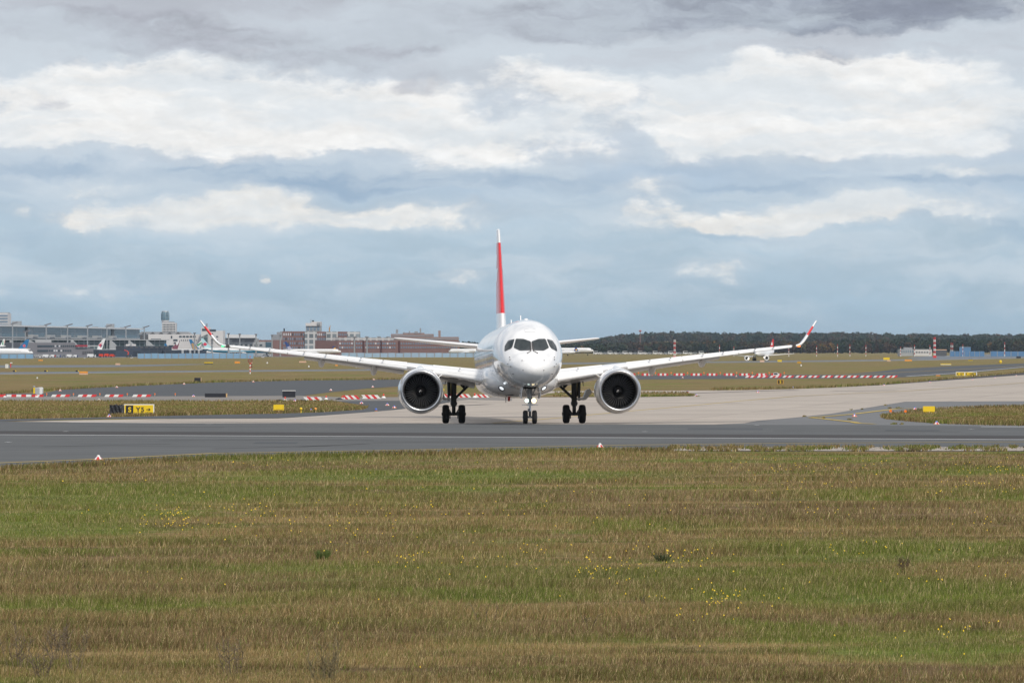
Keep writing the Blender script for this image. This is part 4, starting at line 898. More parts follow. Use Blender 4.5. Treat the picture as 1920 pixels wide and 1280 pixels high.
# --- parked airliners seen from the side
def bg_jet(name, label, Y, nose, tail, yc, dia, fin, fin_m, body_m, emblem=None, gear=True, engine=True, belly=None, wing=True, group='airliners parked by the terminal', windows=True):
    s = Y/F; X = lambda px: (px-CX)*s; Zf = lambda py: H-(py-HY)*s
    d = 1 if nose > tail else -1; L = abs(nose-tail)*s; r = dia*s/2; x0 = X(nose); z = Zf(yc)
    t = thing(name, label, 'airliner', ((X(nose)+X(tail))/2, Y, gz(Y)), group=group)
    prof = ((0, .02, -.25), (.012, .35, -.2), (.035, .68, -.1), (.07, .92, -.02), (.11, 1, 0), (.68, 1, 0), (.80, .85, .12), (.92, .45, .45), (1, .10, .75)); rs = []
    for u, k, dz in prof:
        rs.append([(x0-d*u*L, Y+r*k*math.cos(a), z+dz*r+r*k*math.sin(a)) for a in np.linspace(0, 2*math.pi, 20, endpoint=False)])
    MB().rings(rs).build('fuselage', body_m, t, False, True)
    if belly is not None:
        rs = [[(x0-d*u*L, Y+(r*k+.03)*math.cos(a), z+dz*r+(r*k+.03)*math.sin(a)) for a in np.linspace(R(-175), R(-5), 12)] for u, k, dz in prof[1:]]
        MB().rings(rs, False, False).build('belly_paint', belly, t, False, True)
    if fin:
        n = len(fin); fo = MB().prism([(X(p), Zf(q)) for p, q in fin], 'y', Y-.25, Y+.25).build('tail_fin', fin_m, t)
        if emblem:
            for pts, mm in emblem:
                MB().prism([(X(p), Zf(q)) for p, q in pts], 'y', Y-.36, Y-.26).build('emblem', mm, fo)
    xt = x0-d*.93*L
    MB().prism([(xt-d*-.04*L, Y-r*2.2), (xt-d*.03*L, Y-r*2.6), (xt-d*.03*L, Y+r*2.6), (xt+d*.04*L, Y+r*2.2), (xt+d*.06*L, Y)], 'z', z+r*.55, z+r*.68).build('tailplane', body_m, t)
    if wing:
        xw = x0-d*.42*L
        MB().prism([(xw, Y-r), (xw-d*.16*L, Y-r*6.5), (xw-d*.20*L, Y-r*6.5), (xw-d*.17*L, Y), (xw-d*.20*L, Y+r*6.5), (xw-d*.16*L, Y+r*6.5), (xw, Y+r)], 'z', z-r*.62, z-r*.45).build('wing', body_m, t)
    if engine:
        for q in (-1, 1): MB().lathe([(-r*.9, r*.30), (-r*.95, r*.42), (-r*.4, r*.5), (r*.5, r*.42), (r*1.0, r*.25)], (x0-d*.42*L, Y+q*r*2.9, z-r*1.05), 'x', 16).build('engine', mat('nacelle_grey', (.40, .41, .43), .4), t, False, True)
    if gear:
        for u, q in ((.12, 0), (.52, -.9), (.52, .9)): MB().tube((x0-d*u*L, Y+q*r, gz(Y)+.45), (x0-d*u*L, Y+q*r, z-r*.8), .16, n=6).lathe([(-.2, .1), (-.2, .5), (.2, .5), (.2, .1)], (x0-d*u*L, Y+q*r, gz(Y)+.5), 'y', 12).build('landing_gear', M_GEAR, t)
    if windows:
        pts = [(x0-d*.028*L, z+.30*r), (x0-d*.028*L, z+.52*r), (x0-d*.055*L, z+.58*r), (x0-d*.06*L, z+.34*r)]
        MB().prism(pts, 'y', Y-r*.66, Y-r*.60).build('cockpit_window', M_GLASS, t)
        MB().box(min(x0-d*.14*L, x0-d*.75*L), max(x0-d*.14*L, x0-d*.75*L), Y-r*.985, Y-r*.93, z+.22*r, z+.34*r).build('window_row', B_ROOF, t)
    return t
T_WHITE = mat('airliner_white', (.74, .75, .76), .3, 0, .04, .3); T_BLUE = mat('tail_blue', (.012, .15, .34), .35, 0, .08, .3); T_TEAL = mat('tail_pale_teal', (.42, .64, .68), .35, 0, .05, .3); T_TEALB = mat('belly_teal', (.03, .26, .40), .35, 0, .05, .3)
T_NAVY = mat('tail_navy', (.02, .055, .20), .35, 0, .1, .3); T_MAROON = mat('tail_maroon', (.20, .06, .09), .4, 0, .1, .3); T_GOLD = mat('tail_gold', (.42, .27, .12), .4, 0, .1, .3); T_PINK = mat('emblem_pink', (.75, .16, .20), .4); T_RED = mat('emblem_red', (.60, .03, .07), .4)
T_GREEN = mat('emblem_green', (.03, .30, .12), .4); T_ORG = mat('emblem_orange', (.80, .20, .04), .4); T_YEL = mat('emblem_yellow', (.80, .42, .03), .4)
def disc(x, y, r, n=12): return [(x+r*math.cos(2*math.pi*k/n), y+r*math.sin(2*math.pi*k/n)) for k in range(n)]
leaf = [(0, -1), (.18, -.55), (.42, -.72), (.36, -.2), (.62, -.42), (.70, -.25), (1, -.30), (.88, .02), (1, .12), (.5, .52), (.55, .70), (.06, .62), (.06, 1), (-.06, 1), (-.06, .62), (-.55, .70), (-.5, .52), (-1, .12), (-.88, .02), (-1, -.30), (-.70, -.25), (-.62, -.42), (-.36, -.2), (-.42, -.72), (-.18, -.55)]
def poly(pts, x, y, sx, sy): return [(x+a*sx, y+b*sy) for a, b in pts]
swallow = [(1, -1), (-.1, -.55), (-1, .1), (-.45, .35), (-.05, 1), (.25, .95), (-.1, .3), (.35, .35), (.8, .2), (.1, .1), (.9, -.25), (0, -.2)]
bg_jet('parked_airliner', 'white airliner nose right behind the low blue fence at the far left edge', 2080, 62.5, -95, 660, 10.5, [(-94, 655), (-104, 634), (-98, 634), (-80, 655)], T_WHITE, T_WHITE)
bg_jet('parked_airliner', 'airliner with bright blue tail and pink flower emblem at the far left', 2190, -110, 57, 657.5, 9.5, [(34, 653.5), (48.5, 636.8), (55, 636), (50.5, 652)], T_BLUE, T_WHITE, [(disc(45.5, 648, 2.7, 9), T_PINK), (disc(45.6, 647.8, 1.1, 8), T_WHITE)])
bg_jet('parked_airliner', 'airliner with white green and orange tail cut by the left edge', 2210, -150, 11, 652, 9, [(.5, 648), (4, 640.5), (6, 635.5), (9, 635.5), (7.6, 648)], T_WHITE, T_WHITE, [([(4, 646), (5, 640), (6.2, 637), (6.4, 646)], T_GREEN), ([(8.4, 643), (8.9, 638), (9.4, 638), (9, 643)], T_ORG)])
bg_jet('parked_airliner', 'airliner with white tail and red swallow emblem behind the red fire trucks', 2440, 300, 180, 659, 9, [(182, 655.5), (183.4, 648), (193.5, 635), (198, 634.6), (191, 655.5)], T_WHITE, T_WHITE, [(poly(swallow, 188.6, 646.8, 4.2, 4.8), T_RED), (poly(swallow, 190.3, 648.2, 2.0, 2.4), T_NAVY)], wing=False, engine=False)
bg_jet('parked_airliner', 'airliner with blue tail and orange emblem above the dark annex', 2440, 250, 322, 660, 9, [(308, 645), (311, 643.5), (318.5, 655.5), (311, 656)], T_BLUE, T_WHITE, [([(309.2, 650.5), (314, 648), (315, 655), (311, 655)], T_ORG)])
bg_jet('parked_airliner', 'airliner with maroon and grey swept tail over the dark annex', 2440, 400, 318, 659, 9, [(322, 652.5), (336, 637.8), (337, 638.5), (333, 654.5), (325, 654.5)], T_MAROON, T_WHITE, [([(330, 643), (336, 638), (335, 643), (331.5, 648)], T_WHITE)], wing=False, engine=False)
bg_jet('parked_airliner', 'airliner with dark blue tail and gold swirl left of the maple leaf tail', 2440, 300, 376, 661, 9, [(354, 636.5), (358.5, 636), (373.5, 654), (361, 655)], T_BLUE, T_TEALB, [([(358.5, 645), (361, 642), (367, 648), (371, 654), (361.5, 654.5)], T_GOLD)], wing=False)
bg_jet('parked_airliner', 'airliner with white tail and green swoosh partly hidden by the maple leaf tail', 2470, 450, 360, 660, 9, [(367, 649), (377.5, 637.5), (381, 637), (374.5, 652.5)], T_WHITE, T_WHITE, [([(369, 646.5), (378.5, 640.5), (378, 643.5), (371, 649)], T_GREEN)], wing=False, engine=False)
bg_jet('parked_airliner', 'airliner with pale teal tail and red maple leaf and a teal belly', 2380, 520, 373, 656.8, 9.5, [(376.4, 634.2), (380, 633.5), (397.5, 652.5), (384, 653.8)], T_TEAL, T_WHITE, [(poly(leaf, 384.6, 645, 3.8, 4.2), T_RED)], belly=T_TEALB)
bg_jet('parked_airliner', 'airliner with navy tail and globe emblem in front of the tall brick building', 2300, 640, 531, 658.2, 8.2, [(533, 640.6), (536.6, 640), (549.5, 655), (539.5, 655.5)], T_NAVY, T_WHITE, [([(538.5, 650), (543.5, 648.6), (548.5, 654.6), (540, 655)], mat('globe_pale', (.35, .36, .46), .4))])
bg_jet('parked_airliner', 'airliner with dark blue tail and round yellow emblem right of the navy globe tail', 2320, 560, 634, 661, 6.5, [(623, 650.5), (624.5, 648.6), (627, 648.8), (633.5, 658.5), (627, 659)], T_NAVY, T_WHITE, [(disc(627.5, 653.4, 2.1), T_YEL)], wing=False)
bg_jet('parked_airliner', 'white airliner body just left of the nearer airliner under its tailplane', 2550, 841, 905, 658, 8.5, [(898, 653), (905, 646), (907, 646), (903, 654)], T_WHITE, T_WHITE)
G2 = 'airliners parked before the forest'
bg_jet('parked_airliner', 'white airliner with blue tail and yellow disc right of the cockpit', 2750, 1012, 1088, 660.6, 5.5, [(1076, 658), (1078.5, 651), (1081, 650.8), (1084.5, 658.2)], T_NAVY, T_WHITE, [(disc(1080.4, 655.6, 1.5), T_YEL)], group=G2, wing=False)
bg_jet('parked_airliner', 'large plain white airliner behind the blue tailed one right of the cockpit', 2850, 1113, 1020, 656.5, 9, [(1022, 652), (1016, 640), (1020, 640), (1032, 652)], T_WHITE, T_WHITE, group=G2)

# --- airliner rolling on the far runway under the right wing
Y = 1500; s = Y/F; gy = gz(Y)
t = thing('taxiing_airliner', 'distant white airliner with red tail rolling on the far runway under the right wing', 'airliner', ((1425-CX)*s, Y, gy), (0, 0, 0))
X = lambda px: (px-CX)*s; Zf = lambda py: H-(py-HY)*s
ex = .30
rs = []
for u, k, dz in ((0, .02, -.2), (.015, .4, -.2), (.05, .8, -.08), (.1, 1, 0), (.7, 1, 0), (.85, .7, .25), (1, .1, .7)):
    rs.append([(X(1418)+u*8.5+1.45*k*math.cos(a), Y-2+u*26, Zf(662)+1.45*dz+1.45*k*math.sin(a)) for a in np.linspace(0, 2*math.pi, 24, endpoint=False)])
MB().rings(rs).build('fuselage', T_WHITE, t, False, True)
MB().prism([(X(1451), Zf(655)), (X(1451.3), Zf(648)), (X(1455.3), Zf(636)), (X(1457.6), Zf(634.8)), (X(1457.2), Zf(648)), (X(1456.6), Zf(655))], 'y', Y+21, Y+21.3).build('tail_fin', mat('tail_bright_red', (.62, .03, .04), .4), t)
MB().prism([(X(1452.5), Zf(647)), (X(1453.2), Zf(642)), (X(1454.8), Zf(641)), (X(1455.4), Zf(647))], 'y', Y+20.9, Y+21).build('tail_mark', T_WHITE, t)
for a_, b_, zz0 in (((1410, 667.5), (1489, 662.6), 0), ((1408, 668), (1372, 665), 1)):
    p, q = P(*a_, Y+6), P(*b_, Y+14); MB().add([(p.x, Y+3, p.z+.25), (p.x, Y+10, p.z+.1), (q.x, Y+15, q.z+.05), (q.x, Y+13, q.z+.05), (p.x, Y+3, p.z-.35), (p.x, Y+10, p.z-.2), (q.x, Y+15, q.z-.05), (q.x, Y+13, q.z-.05)], [(0, 1, 2, 3), (7, 6, 5, 4), (0, 4, 5, 1), (1, 5, 6, 2), (2, 6, 7, 3), (3, 7, 4, 0)]).build('wing', T_WHITE, t)
for px, py in ((1437.5, 671), (1400.5, 671.5)):
    p = P(px, py, Y+2); MB().lathe([(.2, .6), (0, .95), (.3, 1.02), (1.6, .98), (2.8, .6)], tuple(p), 'y', 20).build('engine', T_WHITE, t, False, True)
    MB().lathe([(.25, .01), (.25, .8), (.05, .88)], tuple(p), 'y', 20).build('fan', M_BLACK, t)
for px, w in ((1402.8, .5), (1414, .9), (1416.8, .9), (1440, .9)):
    p = P(px, 674, Y); MB().tube((p.x, Y+3, gy+.4), (p.x, Y+3, Zf(667)), .14, n=6).lathe([(-w/2, .1), (-w/2, .55), (w/2, .55), (w/2, .1)], (p.x, Y+3, gy+.55), 'x', 12).build('landing_gear', M_GEAR, t)
for px, py in ((1403.3, 672.5), (1433.3, 669.8)): MB().sphere(tuple(P(px, py, Y-1)), .32, 6).build('landing_light', mat('far_lamp', (1, .93, .82), .4, emit=1.6), t)

# --- forest and hills
M_TREE = bpy.data.materials.new('autumn_foliage'); M_TREE.use_nodes = True
def tree_mat(m):
    nt = m.node_tree; b = nt.nodes['Principled BSDF']; N = nt.nodes.new; L = nt.links.new
    a = N('ShaderNodeAttribute'); a.attribute_name = 'tint'; r = N('ShaderNodeValToRGB'); L(a.outputs['Fac'], r.inputs[0]); cr = r.color_ramp
    cols = [(0, (.018, .030, .018)), (.3, (.030, .045, .020)), (.55, (.055, .045, .024)), (.75, (.075, .038, .022)), (.95, (.060, .062, .025)), (1, (.16, .085, .02))]
    cr.elements[0].color = (*cols[0][1], 1); cr.elements[1].color = (*cols[-1][1], 1)
    for p, c in cols[1:-1]: e = cr.elements.new(p); e.color = (*c, 1)
    L(r.outputs[0], b.inputs['Base Color']); b.inputs['Roughness'].default_value = .9; b.inputs['Specular IOR Level'].default_value = .1
tree_mat(M_TREE)
def forest(name, trees, nq, qs, label):
    V_, T_ = [], []
    for (x, y, z, h, r, tint) in trees:
        n = nq; d = rng.normal(size=(n, 3)); d /= np.linalg.norm(d, axis=1)[:, None]
        rad = rng.random(n)**.35
        c = np.stack([x+d[:, 0]*r*rad, y+d[:, 1]*r*rad, z+h*.56+d[:, 2]*h*.44*rad], 1)
        u = rng.normal(size=(n, 3)); u /= np.linalg.norm(u, axis=1)[:, None]; w = np.cross(u, rng.normal(size=(n, 3))); w /= np.linalg.norm(w, axis=1)[:, None]
        sz = (qs*(.6+.8*rng.random(n)))[:, None]
        V_.append(np.stack([c-u*sz-w*sz*.6, c+u*sz-w*sz*.7, c+u*sz*.7+w*sz, c-u*sz*.8+w*sz*.7], 1).reshape(-1, 3))
        T_.append(np.clip(tint+rng.normal(0, .06, n), 0, 1))
    v = np.concatenate(V_); nq_ = len(v)//4
    me = bpy.data.meshes.new(name); me.vertices.add(len(v)); me.vertices.foreach_set('co', v.ravel()); me.loops.add(nq_*4); me.polygons.add(nq_)
    me.loops.foreach_set('vertex_index', np.arange(nq_*4)); me.polygons.foreach_set('loop_start', np.arange(nq_)*4)
    me.update(calc_edges=True); at = me.attributes.new('tint', 'FLOAT', 'FACE'); at.data.foreach_set('value', np.concatenate(T_))
    me.materials.append(M_TREE); o = bpy.data.objects.new(name, me); COL.objects.link(o); return tag(o, label, 'forest', kind='stuff')
def prof(px, tab): return float(np.interp(px, [a for a, b in tab], [b for a, b in tab]))
fr = [(700, 648), (850, 641), (895, 641), (1100, 642.5), (1150, 640.5), (1200, 640), (1240, 639), (1300, 636.8), (1360, 637), (1500, 637.5), (1560, 635.5), (1640, 634), (1700, 632.5), (1800, 634), (1880, 632.5), (1990, 632), (2500, 632)]
trees = []
for row in range(5):
    Yr = 4950+row*45; px = 840
    while px < 2250:
        Yt = Yr+rng.uniform(-20, 20); top = H-(prof(px, fr)-HY)/F*Yt
        h = (top-gz(Yt))*rng.uniform(.82, 1.07)*(1 if row > 1 else .86); tint = .62+.20*math.sin(px*.013)+rng.normal(0, .16)
        if px > 1560: tint = .32+.12*math.sin(px*.02)+rng.normal(0, .17)
        if px < 1180: tint = .35+rng.normal(0, .15)
        if rng.random() < .02: tint = 1
        trees.append(((px-CX)/F*Yt, Yt, gz(Yt)-1, h, rng.uniform(4.2, 7.5), float(np.clip(tint, 0, 1)))); px += rng.uniform(5.5, 11)
forest('forest', trees, 150, 1.25, 'dense autumn forest along the far side of the airfield on the right')
bk = [(600, 660), (1040, 652), (1120, 640), (1180, 633), (1245, 628.5), (1300, 630), (1370, 631.5), (1440, 629), (1500, 631), (1560, 630), (1680, 633), (1850, 634), (2300, 634)]
hp = [(px, prof(px, bk)+7) for px in range(900, 2400, 20)]; Yh = 7800
hv = []
for px, y in hp: z = max(H-(y-HY)/F*Yh, gz(Yh)); x = (px-CX)/F*Yh; hv.append(((x, Yh-700, gz(Yh)), (x, Yh-250, gz(Yh)+(z-gz(Yh))*.75), (x, Yh+100, z), (x, Yh+900, gz(Yh))))
m = MB()
for k in range(len(hv)-1):
    m.add(list(hv[k])+list(hv[k+1]), [(0, 1, 5, 4), (1, 2, 6, 5), (2, 3, 7, 6)])
o = m.build('hills', M_GRASS, None, False, True); o['kind'] = 'structure'
trees = []
for row in range(4):
    px = 1045
    while px < 2250:
        Yt = Yh-330+row*130+rng.uniform(-40, 40); zg = max(H-(prof(px, bk)+7-HY)/F*Yh, gz(Yh)); zg = gz(Yh)+(zg-gz(Yh))*(.72+.09*row)
        trees.append(((px-CX)/F*Yt, Yt, zg-1, rng.uniform(13, 19), rng.uniform(6, 10), float(np.clip(.35+rng.normal(0, .2), 0, 1)))); px += rng.uniform(5, 9)
forest('far_forest', trees, 90, 1.9, 'blue hazy wooded ridge behind the autumn forest on the right')
trees = [((px-CX)/F*3100, 3100+rng.uniform(-20, 20), gz(3100)-1, (H-(y-HY)/F*3100-gz(3100)), rng.uniform(2.5, 4), .15) for px, y in ((481, 635), (484, 634), (487, 637), (863, 640), (868, 638), (874, 637.5), (880, 638), (886, 638.5), (892, 639), (900, 640), (906, 640))]
for i, q in enumerate(trees):
    o = forest('tree', [q], 260, .55, ('dark tree behind the low end of the cream building', 'dark tree clump left of the airliner roof')[0 if i < 3 else 1])
    del o['kind']; o['category'] = 'tree'; o['group'] = 'trees by the cream building' if i < 3 else 'trees left of the airliner'
    MBt = MB().tube((q[0], q[1], q[2]), (q[0], q[1], q[2]+q[3]*.6), .25, .1, 6).build('trunk', mat('bark', (.06, .045, .035), .9), None); MBt.parent = o
# ------------------------------------------------------------------ airfield signs, markers, barriers, masts, vehicles
P_RED = mat('barrier_red', (.62, .035, .04), .45, 0, .10, 2); P_WHITE = mat('barrier_white', (.74, .74, .73), .45, 0, .08, 2); P_ORL = mat('lamp_orange', (.85, .20, .02), .3, 0, .05, 2)
P_BLUE = mat('marker_blue', (.06, .16, .60), .35, 0, .05, 2); P_GREYB = mat('foot_grey', (.14, .13, .12), .8, 0, .2, 3); P_ORG = mat('orange_plastic', (.80, .33, .05), .5, 0, .08, 2); P_PINK = mat('sunfaded_orange', (.72, .47, .34), .6, 0, .1, 2)
P_TARP = mat('black_tarpaulin', (.020, .022, .030), .38, 0, .4, 6, bump=.4)
def text_on(parent, txt, size, x, y, z, m, name='letter'):
    for i, ch in enumerate(txt):
        cu = bpy.data.curves.new('t', 'FONT'); cu.body = ch; cu.size = size; cu.extrude = .006; cu.align_x = 'CENTER'; cu.offset = size*.03
        ob = bpy.data.objects.new('t', cu); COL.objects.link(ob); bpy.context.view_layer.update()
        me = bpy.data.meshes.new_from_object(ob.evaluated_get(bpy.context.evaluated_depsgraph_get())); me.name = name
        bpy.data.objects.remove(ob); bpy.data.curves.remove(cu)
        o = bpy.data.objects.new(name, me); COL.objects.link(o); me.materials.clear(); me.materials.append(m)
        o.parent = parent; o.rotation_euler = (R(90), 0, 0); off = world_off(parent); o.location = (x[i]-off.x, y-off.y, z-off.z)
class Board:                                              # upright panel facing the camera, base on the ground
    def __init__(s, px0, px1, yt, yb, ybase=None):
        g = G((px0+px1)/2, ybase if ybase else yb); s.Y = g.y; s.k = s.Y/F; s.g = g; s.x0 = (px0-CX)*s.k; s.x1 = (px1-CX)*s.k; s.z0 = H-(yb-HY)*s.k; s.z1 = H-(yt-HY)*s.k
    def X(s, px): return (px-CX)*s.k
    def Z(s, py): return H-(py-HY)*s.k
def feet(b, t, d=.12, n=2):
    for i in range(n):
        x = b.x0+(b.x1-b.x0)*(i+.5)/n; MB().tube((x, b.Y+d/2, b.g.z-.05), (x, b.Y+d/2, b.z0+.02), .035, n=6).build('foot', B_STEEL, t)

# the S / Y5 sign and its covered neighbour
b = Board(232.6, 289, 757.4, 776.8, 778)
t = thing('taxiway_sign', 'yellow taxiway sign reading S and Y5 with a right arrow on the grass', 'sign', (b.X(261), b.Y, b.g.z))
MB().box(b.x0, b.x1, b.Y, b.Y+.16, b.z0, b.z1).build('frame', P_WHITE, t)
MB().box(b.X(233.4), b.X(287.2), b.Y-.012, b.Y, b.Z(776), b.Z(759)).build('yellow_panel', B_YEL, t)
MB().box(b.X(236), b.X(250), b.Y-.022, b.Y-.012, b.Z(775.2), b.Z(759.8)).build('black_panel', B_BLK, t)
hs = (b.Z(763)-b.Z(772))/.70
text_on(t, 'S', hs, [b.X(243.2)], b.Y-.026, b.Z(772), B_YEL); text_on(t, 'Y5', hs*.96, [b.X(259), b.X(267.4)], b.Y-.018, b.Z(771.6), B_BLK)
za = b.Z(767.4); MB().bar((b.X(274.5), b.Y-.02, za), (b.X(281), b.Y-.02, za), .035).bar((b.X(279), b.Y-.02, za+.075), (b.X(281.6), b.Y-.02, za), .035).bar((b.X(279), b.Y-.02, za-.075), (b.X(281.6), b.Y-.02, za), .035).build('arrow', B_BLK, t)
feet(b, t)
b = Board(205.5, 232, 757.2, 776.6, 778)
t = thing('covered_sign', 'sign panel wrapped in crumpled black tarpaulin left of the S Y5 sign', 'sign', (b.X(219), b.Y, b.g.z))
gx, gzz = 26, 16; vs = []
for j in range(gzz):
    for i in range(gx):
        u, v = i/(gx-1), j/(gzz-1); top = b.z1-.05*abs(math.sin(u*7))-.03*rng.random()*(v > .9)
        vs.append((b.x0+u*(b.x1-b.x0), b.Y-.03-.04*rng.random()-.03*math.sin(u*23+v*5), b.z0+v*(top-b.z0)))
m = MB(); m.add(vs, [(j*gx+i, j*gx+i+1, (j+1)*gx+i+1, (j+1)*gx+i) for j in range(gzz-1) for i in range(gx-1)]); m.build('tarpaulin', P_TARP, t, False, True)
MB().box(b.x0, b.x1, b.Y+.01, b.Y+.15, b.z0, b.z1-.07).build('panel', P_TARP, t)
MB().box(b.X(229.2), b.X(229.7), b.Y-.12, b.Y-.10, b.z0, b.z1-.03).build('strap', B_STEEL, t); feet(b, t)

def box_sign(name, label, cat, px0, px1, yt, yb, ybase, m, depth=.30, end=None, group=None, top=None, foot=True):
    b = Board(px0, px1, yt, yb, ybase); t = thing(name, label, cat, (b.X((px0+px1)/2), b.Y, b.g.z), group=group)
    r = min(.04, (b.z1-b.z0)*.15)
    MB().prism(rounded([(b.x0, b.z0), (b.x1, b.z0), (b.x1, b.z1), (b.x0, b.z1)], r, 2), 'y', b.Y, b.Y+depth).build('panel', m, t)
    if end: MB().box(b.x1+.003, b.x1+(b.x1-b.x0)*.06, b.Y-.01, b.Y+depth, b.z0, b.z1).build('end_cap', end, t)
    if top: MB().box(b.x0-.01, b.x1+.01, b.Y-.02, b.Y+depth, b.z1+.003, b.z1+.05).build('top_edge', top, t)
    if foot: feet(b, t, depth)
    return t, b
t, b = box_sign('sign_box', 'blank yellow sign box on the grass tip left of the near engine', 'sign', 512.7, 531, 758.5, 770, 773, B_YEL, .35, B_YEL)
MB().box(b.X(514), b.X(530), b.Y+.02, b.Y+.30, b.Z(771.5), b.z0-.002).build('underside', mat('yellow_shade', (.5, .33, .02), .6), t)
MB().lathe([(0, .05), (.12, .04)], (b.X(522.5), b.Y-.3, G(522.5, 774).z), 'z', 8, cap=True).build('orange_foot', P_PINK, t)
t, b = box_sign('sign_box', 'blank yellow sign box on the grass island at the right', 'sign', 1731, 1753, 761.4, 771.4, 774.5, B_YEL, .35)
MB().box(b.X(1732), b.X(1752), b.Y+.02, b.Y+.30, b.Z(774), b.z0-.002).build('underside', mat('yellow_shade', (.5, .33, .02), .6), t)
MB().lathe([(0, .05), (.12, .04)], (b.X(1741.5), b.Y-.3, G(1741.5, 775.4).z), 'z', 8, cap=True).build('orange_foot', P_PINK, t)
box_sign('blank_sign', 'small square black sign back standing on the far left grass', 'sign', 364.4, 376.4, 708, 716.4, 717, P_TARP, .2, P_PINK)
box_sign('blank_sign', 'long low black sign back with tan end on the service road', 'sign', 384, 423.6, 737.2, 744.4, 745, P_TARP, .25, mat('tan_board', (.55, .36, .17), .6))
box_sign('blank_sign', 'square black sign back with pale ragged top edge by the service road', 'sign', 529.6, 553.8, 732.8, 744.6, 745, P_TARP, .25, None, None, P_WHITE)
b = Board(1457.5, 1469, 711.3, 719.6, 720)
t = thing('taxiway_sign', 'small black sign with a yellow S and yellow border on the right grass', 'sign', (b.X(1463), b.Y, b.g.z))
MB().box(b.x0, b.x1, b.Y, b.Y+.15, b.z0, b.z1).build('frame', mat('sign_amber', (.55, .30, .03), .5), t); MB().box(b.X(1458.7), b.X(1467.6), b.Y-.02, b.Y-.001, b.Z(718.8), b.Z(712.2)).build('black_panel', B_BLK, t)
text_on(t, 'S', (b.Z(713)-b.Z(718))/.7, [b.X(1463.3)], b.Y-.03, b.Z(718), B_YEL); feet(b, t)
b = Board(1792.2, 1832, 697.2, 704.4, 705)
t = thing('direction_sign', 'wide yellow direction sign with two panels and a black end panel at the right', 'sign', (b.X(1812), b.Y, b.g.z))
MB().box(b.x0, b.x1, b.Y, b.Y+.2, b.z0, b.z1).build('frame', P_WHITE, t)
for p0, p1 in ((1793.2, 1808), (1809.8, 1825)): MB().box(b.X(p0), b.X(p1), b.Y-.02, b.Y-.001, b.Z(704), b.Z(697.9)).build('yellow_panel', B_YEL, t)
MB().box(b.X(1825.2), b.X(1830.4), b.Y-.02, b.Y-.001, b.Z(704), b.Z(697.9)).build('black_panel', B_BLK, t)
hs = (b.Z(698.8)-b.Z(702.9))/.7
text_on(t, 'K129', hs, [b.X(q) for q in (1795.8, 1800.4, 1803, 1806)], b.Y-.028, b.Z(702.9), B_BLK); text_on(t, 'K128', hs, [b.X(q) for q in (1812.4, 1817, 1819.8, 1822.8)], b.Y-.028, b.Z(702.9), B_BLK); text_on(t, '8', hs, [b.X(1827.8)], b.Y-.028, b.Z(702.9), B_YEL)
feet(b, t, n=3)

# ---- edge markers: striped cone on an orange foot with a lamp on top
def make_marker(lamp_m):
    t = thing('edge_marker', 'x', 'edge marker', (0, 0, 0)); n = 12
    MB().lathe([(0, .19), (.02, .19), (.025, .15)], (0, 0, 0), 'z', 16, cap=True).build('foot', P_ORG, t)
    m = MB(); rs = []
    for z, r in ((.03, .165), (.15, .085), (.17, .07)): rs.append([(r*math.cos(2*math.pi*i/24), r*math.sin(2*math.pi*i/24), z) for i in range(24)])
    m.rings(rs); m.mi = [((i % 24)//3) % 2 for i in range(len(m.mi))]
    m.build('striped_cone', [P_WHITE, P_RED], t)
    MB().lathe([(.17, .062), (.235, .055), (.26, .03), (.265, .002)], (0, 0, 0), 'z', 14).build('lamp', lamp_m, t, False, True)
    return t
mk_b, mk_r = make_marker(P_BLUE), make_marker(P_WHITE)
used = {0: False, 1: False}
def marker(px, py, label, blue=1, s=1.0):
    o = (mk_b if blue else mk_r)
    if used[blue]: o = copy_tree(o)
    used[blue] = True
    o.location = G(px, py)+Vector((0, 0, .02)); o.scale = (s*.95, s*.95, s*.68); o.rotation_euler[2] = random.random()*6; tag(o, label, group='striped edge markers along the paving')
